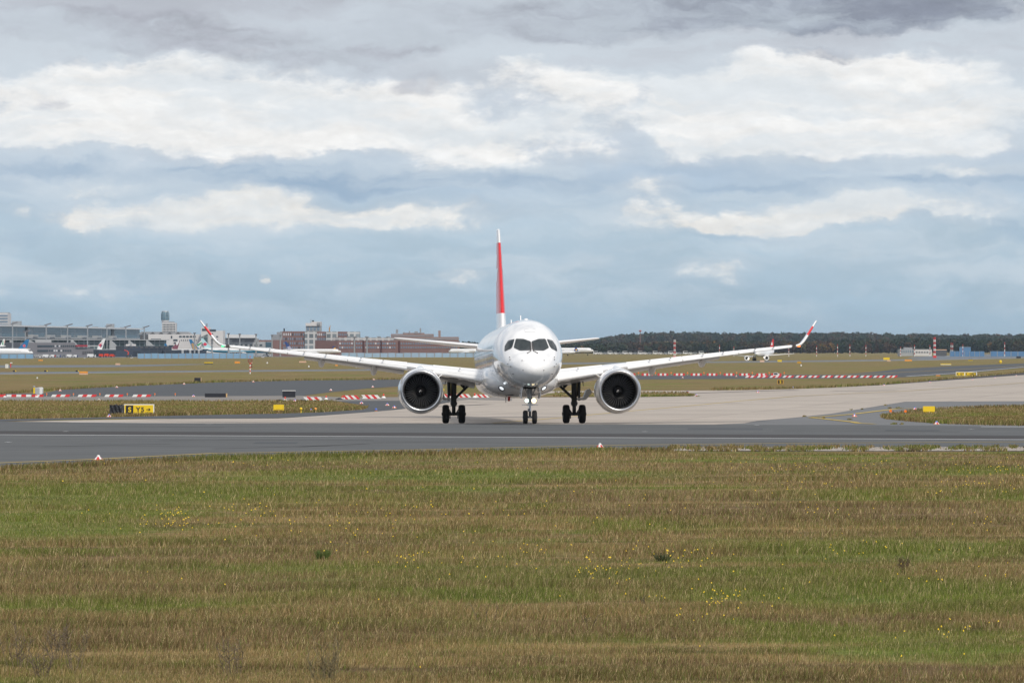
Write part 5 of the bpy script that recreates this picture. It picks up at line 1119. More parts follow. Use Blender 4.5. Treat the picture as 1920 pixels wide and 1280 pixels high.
for a in ((184.5, 863.2, 'red and white edge marker at the near left corner of the runway', 0, 1.0), (1125, 840, 'red and white edge marker at the near grass edge right of centre', 0, 1.0),
          (204.5, 782, 'blue topped edge marker at the foot of the black covered sign'), (583.5, 771.5, 'blue topped edge marker between the two small yellow lamps'),
          (553, 753, 'edge marker left of the first leaning striped barrier', 1), (677.6, 757, 'first of three edge markers on the dark road left of the engine'), (726.2, 760.5, 'second of three edge markers on the dark road left of the engine'), (739.2, 765.3, 'edge marker on the dark road closest to the left engine'),
          (185.5, 752, 'edge marker on the service road edge above the S Y5 sign', 0), (112.7, 733.2, 'edge marker right of the white cabinet on the taxiway edge', 0), (219, 726.8, 'second edge marker on the upper edge of the left taxiway', 0), (345, 720.6, 'edge marker below the small square black sign back', 0),
          (475, 716.4, 'edge marker on the taxiway edge below the red and white pole', 0), (620.3, 732.4, 'edge marker on the lower taxiway edge above the first leaning barrier', 0), (698.8, 726.2, 'edge marker on the lower taxiway edge above the third leaning barrier', 0), (701, 712.4, 'edge marker on the upper taxiway edge under the left flap fairing', 0),
          (362.7, 743.8, 'edge marker left of the long low black sign back'), (1289, 736.2, 'small edge marker on the pale strip right of the right engine'), (1305.5, 743, 'tilted looking edge marker at the end of the grass sliver'),
          (1421, 736.4, 'edge marker at the end of the grey patch in the concrete'), (1487, 728.2, 'edge marker below and right of the small black S sign'), (1280, 708.4, 'edge marker on the far taxiway below the barrier row', 0), (1380.5, 706.4, 'edge marker beside the start of the lower barrier row', 0),
          (1657.5, 723, 'first edge marker on the dark shoulder right of the grass'), (1743.6, 717.5, 'second edge marker on the dark shoulder'), (1823.5, 712.2, 'edge marker on the dark shoulder below the wide yellow sign'), (1865.5, 708.8, 'fourth edge marker on the dark shoulder'), (1905.5, 705, 'edge marker on the dark shoulder by the right edge of the photo', 0),
          (1602, 781.4, 'edge marker alone on the grey connector road'), (1672, 775, 'edge marker just behind an orange disc lamp'), (1715.3, 768.3, 'edge marker left of the yellow sign box on the island'), (1756, 796, 'edge marker at the near edge of the grass island')):
    marker(*a)
def stud(px, py, m, label, r=.09, h=.14):
    g = G(px, py); t = thing('taxiway_light', label, 'taxiway light', g, group='low taxiway lights')
    MB().lathe([(0, r*1.2), (.03, r*1.2), (.04, r*.7), (h*.6, r*.7)], tuple(g), 'z', 10, cap=True).build('base', P_ORG, t); MB().sphere((g.x, g.y, g.z+h*.8), r, 5).build('lens', m, t, False, True)
stud(705, 770.5, P_BLUE, 'small blue taxiway light on the dark road edge left of the engine')
def lollipop(px, py, yt, m, label, post=B_YEL, disc_=False):
    g = G(px, py); k = g.y/F; h = (py-yt)*k; r = 2.6*k; t = thing('guard_lamp', label, 'lamp', g)
    MB().lathe([(0, r*.9), (.04, r*.7), (.05, r*.32), (h-2*r, r*.32)], tuple(g), 'z', 12, cap=True).build('post', post, t)
    if disc_: MB().lathe([(-.05, r*.1), (-.05, r), (.05, r), (.05, r*.1)], (g.x, g.y, g.z+h-r), 'y', 20, cap=True).build('lamp_disc', m, t)
    else: MB().lathe([(h-2*r, r*.5), (h-1.6*r, r*.95), (h-.5*r, r*.95), (h, r*.5)], tuple(g), 'z', 14, cap=True).build('lamp_head', m, t, False, True)
lollipop(564.3, 773.6, 763.6, B_YEL, 'yellow post lamp right of the yellow sign box on the grass'); lollipop(591.6, 772.6, 764, P_ORG, 'amber post lamp on a short pale post behind the blue topped marker', P_PINK)
lollipop(830.5, 739, 728, B_YEL, 'yellow post lamp just right of the left engine')
lollipop(1669.8, 777.6, 767.5, P_ORL, 'orange disc lamp standing in front of a blue topped marker', B_STEEL, True); lollipop(1697.6, 776.5, 768, P_ORL, 'orange disc lamp alone on the connector road', B_STEEL, True)
lollipop(1876, 680.5, 675.2, B_YEL, 'round yellow lamp by the far taxiway at the right')

# ---- striped barriers and their lamps
ORD = ['first', 'second', 'third', 'fourth', 'fifth', 'sixth', 'seventh', 'eighth', 'ninth', 'tenth', 'eleventh', 'twelfth']
def barrier(px0, px1, yt, yb, label, n=4, skew=.5, first=0, d=.5, group=None):
    b = Board(px0, px1, yt, yb); t = thing('striped_barrier', label, 'barrier', (b.X((px0+px1)/2), b.Y, b.g.z), group=group)
    w = (b.x1-b.x0)/n; h = b.z1-b.g.z; m = MB()
    for i in range(n):
        l0, l1 = b.x0+i*w, b.x0+(i+1)*w; o = h*skew
        q = [(l0, b.g.z+.02), (l1, b.g.z+.02), (l1+o, b.z1), (l0+o, b.z1)]
        m.prism(q, 'y', b.Y, b.Y+d*.5, (i+first) % 2)
    m.build('striped_board', [P_WHITE, P_RED], t)
    MB().box(b.x0+.1, b.x1-.05, b.Y+d*.52, b.Y+d, b.g.z, b.g.z+h*.5).build('base', P_GREYB, t)
def wlamp(px, yt, yb, label, big=False, foot=P_GREYB, group='warning lamps between the barriers'):
    g = G(px, yb); k = g.y/F; h = (yb-yt)*k; t = thing('warning_lamp', label, 'warning lamp', g, group=group)
    if big: MB().lathe([(0, h*.55), (h*.1, h*.52), (h*.45, h*.25)], tuple(g), 'z', 12, cap=True).build('foot', P_WHITE, t)
    else: MB().box(g.x-h*.42, g.x+h*.42, g.y-.15, g.y+.15, g.z, g.z+h*.18).build('foot', foot, t)
    MB().tube((g.x, g.y, g.z+h*.15), (g.x, g.y, g.z+h*.6), h*.07, n=6).build('post', P_WHITE, t); MB().lathe([(h*.45, h*.12), (h*.55, h*.17), (h*.9, h*.17), (h, h*.1)], tuple(g), 'z', 10, cap=True).build('lamp', P_ORL if not big else mat('lamp_red', (.75, .06, .03), .3), t, False, True)
GL = 'red and white barriers on the left service road'
for i, (p0, p1, n, sk, f0) in enumerate(((-34, 9, 4, .2, 0), (12, 58, 5, .1, 0), (58.5, 80, 3, .4, 1), (95.5, 129, 4, .6, 0), (145, 178.5, 4, .6, 0), (195.5, 229, 4, .6, 0), (247.5, 281, 4, .6, 0))):
    barrier(p0, p1, 739.4, 744.2, ORD[i]+' red and white barrier from the left on the service road', n, sk, f0, group=GL)
for i, px in enumerate((87.5, 137.7, 187.2, 238.6, 290.3, 328.6)): wlamp(px, 737, 743.4, ORD[i]+' orange warning lamp from the left in the left barrier row')
wlamp(9, 738.6, 744.6, 'red topped warning lamp in the first gap of the left barrier row', True); wlamp(68.8, 739, 744.8, 'red topped warning lamp in front of the white cabinet', True)
GM = 'leaning striped barriers left of the near engine'
barrier(574, 606, 744.2, 750.4, 'leaning striped barrier furthest left of the three by the engine', 5, -.9, 0, group=GM); barrier(648, 675, 741, 748.4, 'leaning striped barrier in the middle of the three by the engine', 5, -.9, 1, group=GM); barrier(684, 714, 740.2, 747.6, 'leaning striped barrier nearest the left engine', 5, -.9, 0, group=GM)
for px, yt, yb, l in ((534.6, 743.6, 751.2, 'red topped lamp alone below the ragged black sign back'), (576.8, 742.4, 749.2, 'red topped lamp at the left end of the first leaning barrier'), (611.6, 741.4, 748.6, 'red topped lamp at the right end of the first leaning barrier'), (641.4, 742.6, 748.6, 'pale warning lamp left of the middle leaning barrier'),
                      (647.2, 740.8, 748, 'red topped lamp at the left end of the middle leaning barrier'), (683, 739.6, 747.2, 'red topped lamp between the middle and last leaning barriers'), (719.2, 738, 746.2, 'orange topped lamp nearest the left engine')): wlamp(px, yt, yb, l, True)
for i, px in enumerate((524.5, 566, 636.5)):
    g = G(px, 752 if i < 2 else 749.2); t = thing('sandbag', ('dark sandbag lump left of the lone red topped lamp', 'dark sandbag lump left of the first leaning barrier', 'dark sandbag lump left of the pale warning lamp')[i], 'sandbag', g, group='sandbags')
    MB().sphere((g.x, g.y, g.z+.06), .17, 7, (1.2, .7, .6)).sphere((g.x-.2, g.y, g.z+.03), .12, 6, (1.2, .8, .6)).sphere((g.x+.2, g.y+.1, g.z+.03), .13, 6, (1.2, .8, .5)).build('sack', P_TARP, t, False, True)
GB = 'striped barriers behind the left main gear'
barrier(829, 853, 738.6, 745.6, 'striped barrier just left of the left main gear leg', 5, -.9, 1, group=GB); barrier(858, 884, 738.6, 745.4, 'striped barrier between the left gear leg and the fuselage', 5, -.9, 0, group=GB); barrier(894, 918, 739.2, 745.4, 'striped barrier under the belly fairing edge', 5, -.9, 0, group=GB)
wlamp(890.2, 737, 745.6, 'orange lamp between two barriers behind the left main gear', True); wlamp(856, 737.6, 745, 'red lamp beside the left main gear leg', True)
GR = 'red and white barriers along the far right taxiway'
for i, (p0, p1) in enumerate(((1170, 1191), (1203, 1224), (1233, 1253), (1263, 1284), (1295, 1316), (1325, 1345), (1357, 1377), (1386, 1406), (1418, 1438), (1446, 1465))):
    barrier(p0, p1, 699.8, 704.3, ORD[i]+' red and white block barrier from the left in the upper right row', 5, .05, 1, .6, GR)
for i, px in enumerate((1197.3, 1228.8, 1258.3, 1289.2, 1319.8, 1350.4, 1381, 1410.4, 1442.2, 1470.4)): wlamp(px, 697.4, 704, ORD[i]+' orange warning lamp from the left in the upper right barrier row')
for i, (p0, p1) in enumerate(((1397, 1416), (1419, 1438), (1442.5, 1462), (1467, 1486), (1491, 1510), (1515, 1534), (1540, 1560), (1564, 1584), (1588, 1608), (1612, 1633), (1637, 1657), (1662, 1680))):
    barrier(p0, p1, 703.8, 708.0, ORD[i]+' slanted striped barrier from the left in the lower right row', 4, .9, 0, .6, GR)
b = Board(1450.5, 1458.5, 698.4, 702, 704.6); t = thing('blank_sign', 'small black sign with a white frame behind the tenth block barrier', 'sign', (b.X(1454.5), b.Y, b.g.z))
MB().box(b.x0, b.x1, b.Y, b.Y+.2, b.g.z, b.z1).build('frame', P_WHITE, t); MB().box(b.X(1451.2), b.X(1457.8), b.Y-.03, b.Y-.002, b.Z(702), b.Z(699.2)).build('panel', B_BLK, t)

# ---- small field equipment
b = Board(66, 79.4, 725.4, 738.6, 740)
t = thing('equipment_cabinet', 'white ribbed equipment cabinet on legs by the left taxiway', 'cabinet', (b.X(73), b.Y, b.g.z))
MB().prism(rounded([(b.X(66), b.z0), (b.X(74), b.z0), (b.X(74), b.Z(725.8)), (b.X(66), b.Z(726.4))], .08, 3), 'y', b.Y, b.Y+.8).build('body', mat('cabinet_grey', (.52, .54, .57), .5), t)
MB().prism(rounded([(b.X(74), b.Z(739)), (b.X(79.2), b.Z(738.4)), (b.X(79.4), b.Z(726.6)), (b.X(74.4), b.Z(725.4))], .08, 3), 'y', b.Y-.05, b.Y+.75).build('end_panel', P_WHITE, t)
for k in range(5): MB().box(b.X(66.8+k*1.35), b.X(67.1+k*1.35), b.Y-.02, b.Y-.001, b.Z(737.6), b.Z(727.4)).build('rib', B_ROOF, t)
feet(b, t, .6)
b = Board(60.4, 65.6, 726.4, 737.6, 740); t = thing('yellow_box', 'narrow yellow box beside the white equipment cabinet', 'box', (b.X(63), b.Y, b.g.z))
MB().box(b.X(62.4), b.x1, b.Y, b.Y+.5, b.z0, b.z1).build('body', B_YEL, t); MB().box(b.x0, b.X(62.3), b.Y+.1, b.Y+.5, b.z0+.1, b.z1-.1).build('back', P_GREYB, t); MB().sphere((b.X(63.4), b.Y+.2, b.Z(725.4)), .13, 5).build('cap', B_ROOF, t); feet(b, t, .4)
b = Board(10, 15, 682.6, 689.8); t = thing('equipment_cabinet', 'small white upright cabinet on the far grey road at the left', 'cabinet', (b.X(12.5), b.Y, b.g.z)); MB().box(b.x0, b.x1, b.Y, b.Y+.8, b.g.z, b.z1).build('body', P_WHITE, t); MB().box(b.X(12.3), b.X(12.6), b.Y-.02, b.Y-.001, b.z0+.2, b.z1-.1).build('door_seam', B_ROOF, t)
b = Board(19, 22, 680.6, 688.6); t = thing('wind_mast', 'thin mast with a small wind vane beside the small white cabinet', 'mast', (b.X(20), b.Y, b.g.z)); MB().tube((b.X(20), b.Y, b.g.z), (b.X(20), b.Y, b.z1), .12, n=6).build('pole', P_RED, t); MB().bar((b.X(19.2), b.Y, b.z1), (b.X(23), b.Y, b.z1+.1), .22).build('vane', P_WHITE, t)
for i, px in enumerate((26.8, 85.6, 144.6)):
    g = G(px, 697); k = g.y/F; t = thing('runway_guard_light', ('black and yellow guard light at the far left by the far taxiway', 'black and yellow guard light between the other two by the far taxiway', 'black and yellow guard light beside the orange box')[i], 'guard light', g, group='guard lights along the far left taxiway')
    MB().box(g.x-2.8*k, g.x+1.6*k, g.y, g.y+.4, g.z+.3*k, g.z+2.8*k).build('housing', B_BLK, t); MB().prism([(g.x+1.7*k, g.z+.6*k), (g.x+3.3*k, g.z+.8*k), (g.x+2.6*k, g.z+3.0*k), (g.x+1.7*k, g.z+2.8*k)], 'y', g.y-.05, g.y+.3).build('lamp_face', B_YEL, t); MB().box(g.x-1*k, g.x+1*k, g.y+.1, g.y+.2, g.z-.05, g.z+.35*k).build('foot', B_STEEL, t)
def flatbox(name, label, px0, px1, yt, yb, m, m2=None, cat='marker board', group='small boards and boxes on the far grass'):
    b = Board(px0, px1, yt, yb); t = thing(name, label, cat, (b.X((px0+px1)/2), b.Y, b.g.z), group=group); zm = (b.z0+b.z1)/2
    MB().box(b.x0, b.x1, b.Y, b.Y+.8, (b.g.z+b.z1)/2+.002, b.z1).build('upper_board', m, t); MB().box(b.x0, b.x1, b.Y+.05, b.Y+.8, b.g.z, (b.g.z+b.z1)/2).build('lower_board', m2 or m, t)
flatbox('warning_board', 'orange over pale board beside the third guard light', 148.6, 164, 696.2, 702, P_ORG, P_PINK)
for a in (('orange board on the far left apron edge', 72, 80, 674.2, 676.4, P_ORG), ('faded orange board on the far grass below the swallow tail', 216.6, 225, 681, 684, P_PINK), ('long yellow board left of the orange one by the far road', 383, 399, 679, 682, B_YEL, B_BLK), ('orange box on the grass left of the red and white pole', 440, 449.6, 677.4, 681, P_ORG),
          ('faded pink board on the far grass under the left wing', 561, 574, 677, 679.6, P_PINK), ('small orange box under the left wing', 628.6, 633, 683.4, 686, P_ORG), ('faded board on the runway edge left of the landing jet wheels', 1264, 1275, 682.6, 685.6, P_PINK), ('pink board behind the taxiing airliner', 1425, 1433, 675.4, 678.6, P_PINK),
          ('yellow board right of the taxiing airliner engine', 1458, 1466, 674.8, 678, B_YEL), ('amber board at the far runway edge below the right wing tip', 1495, 1502.4, 677.4, 681.2, mat('sign_amber', (.55, .30, .03), .5)), ('yellow sign far beyond the lower barrier row', 1656.6, 1668, 670.2, 674.6, B_YEL),
          ('faded board just below the far yellow sign', 1663.6, 1670, 675, 677.2, P_PINK), ('orange board on the far runway edge', 1696.6, 1710, 674, 677, P_ORG), ('long yellow board on the grass before the right taxiway', 1764, 1783.4, 681.6, 684, B_YEL, P_WHITE), ('flat orange board left of the wide yellow sign', 1755.6, 1763, 703, 705, P_ORG), ('black box at the far right edge of the grass', 1906, 1914, 667.8, 671.4, B_BLK), ('orange board near the far right blue fence', 1874, 1879, 661.4, 663.6, P_ORG), ('black and yellow board on the far right grass strip', 1816, 1824, 673.4, 675.8, B_BLK, B_YEL)):
    flatbox('marker_board', *a)
for i, (px, py) in enumerate(((671, 682.2), (501, 681.4), (579, 688), (69.8, 709.5), (1502, 686), (668, 689), (500, 681))):
    if i == 6: continue
    g = G(px, py); k = g.y/F; t = thing('white_marker', ('small white marker on the grass under the left wing middle', 'small white marker right of the red and white pole', 'small white post by the far left taxiway', 'small pale post on the grass above the white cabinet', 'small white marker below the amber board', 'thin pale post left of the flap fairing')[i], 'marker', g, group='small white markers in the grass')
    MB().lathe([(0, 1.3*k), (1.6*k, 1.2*k), (2.6*k, .8*k)], tuple(g), 'z', 10, cap=True).build('body', P_WHITE, t); MB().lathe([(2.6*k, .8*k), (3.0*k, .3*k)], tuple(g), 'z', 10, cap=True).build('cap', B_ROOF, t)
# red and white pole with round frame
g = G(469, 700.6); k = g.y/F; t = thing('signal_pole', 'red and white banded pole carrying a round red framed sign and two lamps', 'signal pole', g)
m = MB()
for i in range(6): m.tube((g.x, g.y, g.z+i*3.4*k), (g.x, g.y, g.z+(i+1)*3.4*k), 1.15*k, n=10, mi=i % 2)
m.build('pole', [P_WHITE, mat('pole_red', (.62, .10, .05), .5)], t)
MB().lathe([(-.1, 3.2*k), (-.1, 4.2*k), (.1, 4.2*k), (.1, 3.2*k), (-.1, 3.2*k)], (g.x, g.y, g.z+24.6*k), 'y', 28).bar((g.x-3*k, g.y, g.z+26.4*k), (g.x+3*k, g.y, g.z+22.8*k), .5*k).bar((g.x-3*k, g.y, g.z+22.8*k), (g.x+3*k, g.y, g.z+26.4*k), .5*k).build('round_frame', mat('sign_maroon', (.22, .02, .04), .5), t)
MB().sphere((g.x, g.y, g.z+32*k), 1.1*k, 6).build('top_lamp', mat('pole_red', (.62, .10, .05), .5), t)
for zq, mm in ((20.4, P_PINK), (18.2, mat('sign_maroon', (.22, .02, .04), .5)), (13.5, mat('sign_maroon', (.22, .02, .04), .5))): MB().sphere((g.x+2.6*k, g.y, g.z+zq*k), 1.4*k, 7).build('side_lamp', mm, t, False, True)
for zq in (18.2, 13.5): MB().tube((g.x, g.y, g.z+zq*k), (g.x+2.2*k, g.y, g.z+zq*k), .4*k, n=5).build('bracket', B_STEEL, t)

# ---- masts on the right
def lattice(px, yt, yb, wpx, Y, label, n):
    k = Y/F; x = (px-CX)*k; z0 = gz(Y); z1 = H-(yt-HY)*k; w = wpx*k/2; t = thing('lattice_mast', label, 'mast', (x, Y, z0)); hgt = (z1-z0)/n
    for i in range(n):
        m = MB(); a, c = z0+i*hgt, z0+(i+1)*hgt; th = w*.30
        for sx in (-1, 1):
            for sy in (-1, 1): m.bar((x+sx*w, Y+sy*w, a), (x+sx*w, Y+sy*w, c), th)
        m.bar((x-w, Y-w, a), (x+w, Y-w, c), th).bar((x+w, Y-w, a), (x-w, Y-w, c), th).bar((x-w, Y+w, a), (x+w, Y+w, c), th).bar((x-w, Y-w, c), (x+w, Y-w, c), th)
        m.build('red_section' if i % 2 == 0 else 'white_section', P_RED if i % 2 == 0 else P_WHITE, t)
    MB().box(x-w*1.9, x+w*1.9, Y-w*1.5, Y+w*1.5, z0, z0+4.2*k).build('base_hut', P_RED, t)
lattice(1265, 637, 664, 3.0, 1900, 'red and white lattice mast above the right engine', 8); lattice(1752.5, 632.6, 662, 3.2, 2050, 'tall red and white lattice mast at the right before the forest', 9)
def pole(px, yt, yb, Y, label):
    k = Y/F; x = (px-CX)*k; z0 = gz(Y); z1 = H-(yt-HY)*k; t = thing('approach_mast', label, 'mast', (x, Y, z0), group='slim red and white masts before the forest'); m = MB(); n = 6
    for i in range(n): m.tube((x, Y, z0+(z1-z0)*i/n), (x, Y, z0+(z1-z0)*(i+1)/n), .62*k, n=6, mi=i % 2)
    m.build('pole', [P_WHITE, mat('mast_red', (.40, .06, .05), .6)], t); MB().bar((x-1.1*k, Y, z1), (x+1.1*k, Y, z1), .4*k).build('crossbar', mat('mast_red', (.40, .06, .05), .6), t)
for px, yt, l in ((1531, 648, 'slim mast just right of the right winglet'), (1570.3, 645.5, 'slim mast right of the white container'), (1593.5, 646, 'taller slim mast right of the white container'), (1623.5, 647, 'slim mast left of the white hall'), (1688.5, 650, 'slim mast at the left end of the white hall'), (1714.6, 646.5, 'slim mast in the middle of the white hall'),
                  (1743.6, 647, 'slim mast at the right end of the white hall'), (1783.2, 642.6, 'left of two slim masts right of the tall lattice mast'), (1786.4, 642.8, 'right of two slim masts right of the tall lattice mast'), (1805.3, 645.5, 'slim mast before the blue shed'), (1883.8, 641.6, 'slim red and white mast near the right edge'), (1349, 647, 'slim mast behind the middle of the right wing'), (1376, 650, 'slim mast behind the outer right wing'), (1479, 647, 'slim mast left of the right winglet')): pole(px, yt, 661, 2500, l)
k = 5400/F; x = (1200.3-CX)*k; t = thing('radio_tower', 'thin reddish tower with a bulb head rising above the forest right of the cockpit', 'tower', (x, 5400, gz(5400)))
MB().tube((x, 5400, gz(5400)), (x, 5400, H+31*k), .8*k, .45*k, 8).build('shaft', mat('tower_brown', (.28, .16, .15), .7), t); MB().lathe([(28.5*k, .8*k), (29.5*k, 2.4*k), (31*k, 2.7*k), (32.4*k, 1.5*k)], (x, 5400, H), 'z', 12, cap=True).build('head', mat('tower_head', (.36, .12, .12), .6), t, False, True)

# ---- low buildings on the right
f = Facade(1680, 2700, 1925, 2700)
t = thing('white_hall', 'low white hall with arched bays before the forest at the right', 'building', f.base(1700)); f.slab(m := MB(), 1687, 1714, 654.6, None, 15); m.build('wall', B_LGREY, t); f.slab(m := MB(), 1696, 1712, 651, 654.6, 10, -4); m.build('roof_unit', B_ROOF, t)
wins(f, t, 1689, 1713, 656, 661, 6, 1, .45, 1, B_WINB)
f.slab(m := MB(), 1714, 1747, 655, None, 15, 1); m.build('annex_wall', B_WHITE, t); f.slab(m := MB(), 1716, 1746, 654.2, 655, 14, 1.2); m.build('roof', B_ROOF, t); wins(f, t, 1716, 1746, 659, 661.5, 6, 1, .6, .8, B_WIN, 1.3)
t = thing('blue_shed', 'bright blue boxy shed behind the blue fence at the right', 'building', f.base(1813)); f.slab(m := MB(), 1803, 1824, 650.6, None, 14, -12); m.build('wall', B_BLUEB, t); f.slab(m := MB(), 1803, 1824, 650, 650.6, 14, -11.8); m.build('roof', B_ROOF, t)
t = thing('white_container', 'small white container before the forest right of the right winglet', 'container', f.base(1565) if False else G(1565, 661.5)); bb = Board(1559.6, 1571.4, 657.6, 661.4); MB().box(bb.x0, bb.x1, bb.Y, bb.Y+3, bb.g.z, bb.z1).build('body', P_WHITE, t); MB().box(bb.x0, bb.x1, bb.Y-.05, bb.Y+3.05, bb.z1+.01, bb.z1+.25).build('roof', B_ROOF, t)
t = thing('striped_shed', 'low red and white striped shed right of the tall lattice mast', 'shed', f.base(1765)); f.slab(m := MB(), 1755, 1775, 656.4, None, 5); m.build('wall', B_DGREY, t); f.slab(m := MB(), 1755, 1775, 655, 656.3, 5, .3); m.build('roof', P_PINK, t)

# ---- blue construction fences, panel by panel
def fence(px0, px1, n, yt, ybase, Y, label, m=B_BLUEF):
    f = Facade(px0, Y, px1, Y); t = thing('construction_fence', label, 'fence', f.base((px0+px1)/2)); w = (px1-px0)/n
    for i in range(n):
        f.slab(MBx := MB(), px0+i*w+.06*w, px0+(i+1)*w-.06*w, yt+rng.uniform(-.3, .3), None, .3+rng.random()*.2, rng.uniform(0, .5)); MBx.build('panel', m, t)
        f.slab(MBx := MB(), px0+i*w-.04*w, px0+i*w+.04*w, yt-.3, None, .4, .2); MBx.build('post', B_STEEL, t)
B_BLUEP = mat('fence_pale_blue', (.30, .42, .55), .6, 0, .25, .2)
fence(258, 476, 17, 662.4, 671, 1900, 'long blue construction fence in front of the dark annex'); fence(-60, 63, 8, 664, 671.5, 1880, 'blue construction fence below the white airliner at the far left'); fence(640, 902, 18, 661.5, 668, 2200, 'pale blue construction fence behind the inner left wing', B_BLUEP)
fence(1781, 1846, 7, 658.4, 661, 2500, 'blue fence below the blue shed at the right', B_BLUEB); fence(1857, 1960, 8, 658.6, 661, 2520, 'blue fence running out at the right edge', B_BLUEB)
GF = 'far striped barriers before the blue fence'
for i in range(7): barrier(258+i*13.4, 270+i*13.4, 667.9, 670.6, ORD[i]+' far striped barrier from the left before the blue fence', 4, .3, i % 2, .6, GF)

# ---- airport vehicles
def vehicle(px0, px1, yt, yb, body, label, kind='truck', cab=None, group='service vehicles on the apron', nose=1):
    b = Board(px0, px1, yt, yb); L = b.x1-b.x0; h = b.z1-b.g.z; Y = b.Y; z = b.g.z; d = min(2.4, L*.6); name = {'truck': 'service_truck', 'car': 'parked_car', 'van': 'parked_van', 'bus': 'apron_bus', 'fire': 'fire_truck'}[kind]
    t = thing(name, label, {'truck': 'truck', 'car': 'car', 'van': 'van', 'bus': 'bus', 'fire': 'fire truck'}[kind], (b.X((px0+px1)/2), Y, z), group=group)
    X = (lambda u: b.x0+u*L) if nose > 0 else (lambda u: b.x1-u*L)
    if kind == 'car':
        pr = [(0, .18), (1, .18), (1, .5), (.8, .58), (.66, 1), (.28, 1), (.08, .6), (0, .55)]
    elif kind in ('van', 'bus'): pr = [(0, .14), (1, .14), (1, .5), (.94, .62), (.86, 1), (.02, 1), (0, .9)]
    else: pr = [(0, .18), (.72, .18), (.72, 1), (0, 1)]
    MB().prism([(X(u), z+v*h) for u, v in pr], 'y', Y, Y+d).build('body', body, t)
    if kind in ('truck', 'fire'):
        MB().prism([(X(u), z+v*h) for u, v in ((.74, .16), (1, .16), (1, .5), (.96, .85), (.74, .85))], 'y', Y+.02, Y+d).build('cab', cab or body, t)
        MB().prism([(X(u), z+v*h) for u, v in ((.80, .5), (.965, .5), (.94, .8), (.80, .8))], 'y', Y-.02, Y).build('window', M_GLASS, t)
    elif kind == 'car': MB().prism([(X(u), z+v*h) for u, v in ((.15, .6), (.76, .6), (.64, .93), (.3, .93))], 'y', Y-.02, Y).build('window', M_GLASS, t)
    else: MB().prism([(X(u), z+v*h) for u, v in ((.10, .55), (.93, .55), (.85, .88), (.10, .88))], 'y', Y-.02, Y).build('window', M_GLASS, t)
    r = min(.20*h, .45)
    for u in ((.18, .82) if kind != 'fire' else (.15, .35, .85)):
        MB().lathe([(0, .05), (0, r), (.25, r), (.25, .05)], (X(u), Y-.05, z+r), 'y', 12).build('wheel', M_TYRE, t)
V_W = mat('vehicle_white', (.70, .71, .72), .4, 0, .06, .5); V_S = mat('vehicle_silver', (.36, .38, .41), .35, .3, .08, .5); V_D = mat('vehicle_dark', (.06, .07, .085), .3, 0, .1, .5); V_R = mat('fire_red', (.62, .05, .02), .4, 0, .08, .5); V_B = mat('vehicle_blue', (.05, .10, .28), .35, 0, .1, .5)
for a in ((65, 69.5, 664.6, 670.2, V_W, 'small white box at the nose of the left white airliner', 'van'), (71, 79, 664.8, 670.2, V_W, 'white van first in the row before the grey building', 'van'), (80, 94, 664.4, 670.2, V_W, 'white vehicle with dark sides second in the row before the grey building', 'truck', V_W), (95.5, 104, 664.6, 670, V_W, 'white truck third in the row before the grey building', 'truck', V_R),
          (106, 114, 665, 670, V_S, 'silver truck with blue cab in the row before the grey building', 'truck', V_B), (116, 123, 665, 670, V_S, 'silver van in the row before the grey building', 'van'), (125, 137, 664.2, 670, V_W, 'white tanker like truck late in the row before the grey building', 'truck', V_W), (138.5, 146, 665, 670, V_W, 'white truck with dark blue cab last in the row before the grey building', 'truck', V_B),
          (163.5, 179, 663.4, 670, V_W, 'large white truck with dark windows left of the red fire trucks', 'truck', V_W), (204, 222.5, 661.6, 668.6, V_W, 'white bus parked behind the red fire trucks', 'bus'), (244, 249.4, 668.8, 671.4, V_W, 'low white car right of the red crane', 'car'), (156.5, 159.8, 670, 672.4, V_W, 'white car alone on the apron edge before the grey building', 'car'),
          (490, 495.4, 667.8, 670.8, V_W, 'white car on the apron edge below the left wing', 'car'), (475.4, 481, 663.4, 667, V_D, 'dark car right of the long blue fence', 'car'), (482.5, 489, 663.6, 667, V_W, 'white van right of the long blue fence', 'van'), (492, 500, 664, 667.4, V_S, 'silver car under the outer left wing', 'car'), (502, 510, 664, 667.4, V_W, 'white car under the outer left wing', 'car')):
    vehicle(*a[:6], kind=a[6], cab=a[7] if len(a) > 7 else None)
for a in ((185.4, 195.4, 663.4, 669.6, 'red fire truck furthest left of the three'), (195.8, 205.6, 662.8, 669.4, 'red fire truck in the middle of the three'), (206.2, 215.2, 663.8, 669.6, 'orange red fire truck furthest right of the three')): vehicle(a[0], a[1], a[2], a[3], V_R, a[4], 'fire', group='red fire trucks by the dark annex')
b = Board(236, 246, 664, 669.6); t = thing('crane_truck', 'red loader crane with raised bent arm beside the fire trucks', 'crane', (b.X(240), b.Y, b.g.z))
MB().box(b.x0, b.x1, b.Y, b.Y+2.4, b.g.z+.4, b.Z(665)).build('chassis', V_D, t); MB().tube((b.X(239.5), b.Y+.5, b.Z(665)), (b.X(241), b.Y+.5, b.Z(660.4)), .35, n=6).tube((b.X(241), b.Y+.5, b.Z(660.4)), (b.X(237.6), b.Y+.5, b.Z(657.4)), .26, n=6).tube((b.X(237.6), b.Y+.5, b.Z(657.4)), (b.X(232.6), b.Y+.5, b.Z(656.2)), .2, n=6).build('arm', V_R, t)
for u in (238, 244): MB().lathe([(0, .05), (0, .45), (.25, .45), (.25, .05)], (b.X(u), b.Y-.06, b.g.z+.45), 'y', 12).build('wheel', M_TYRE, t)
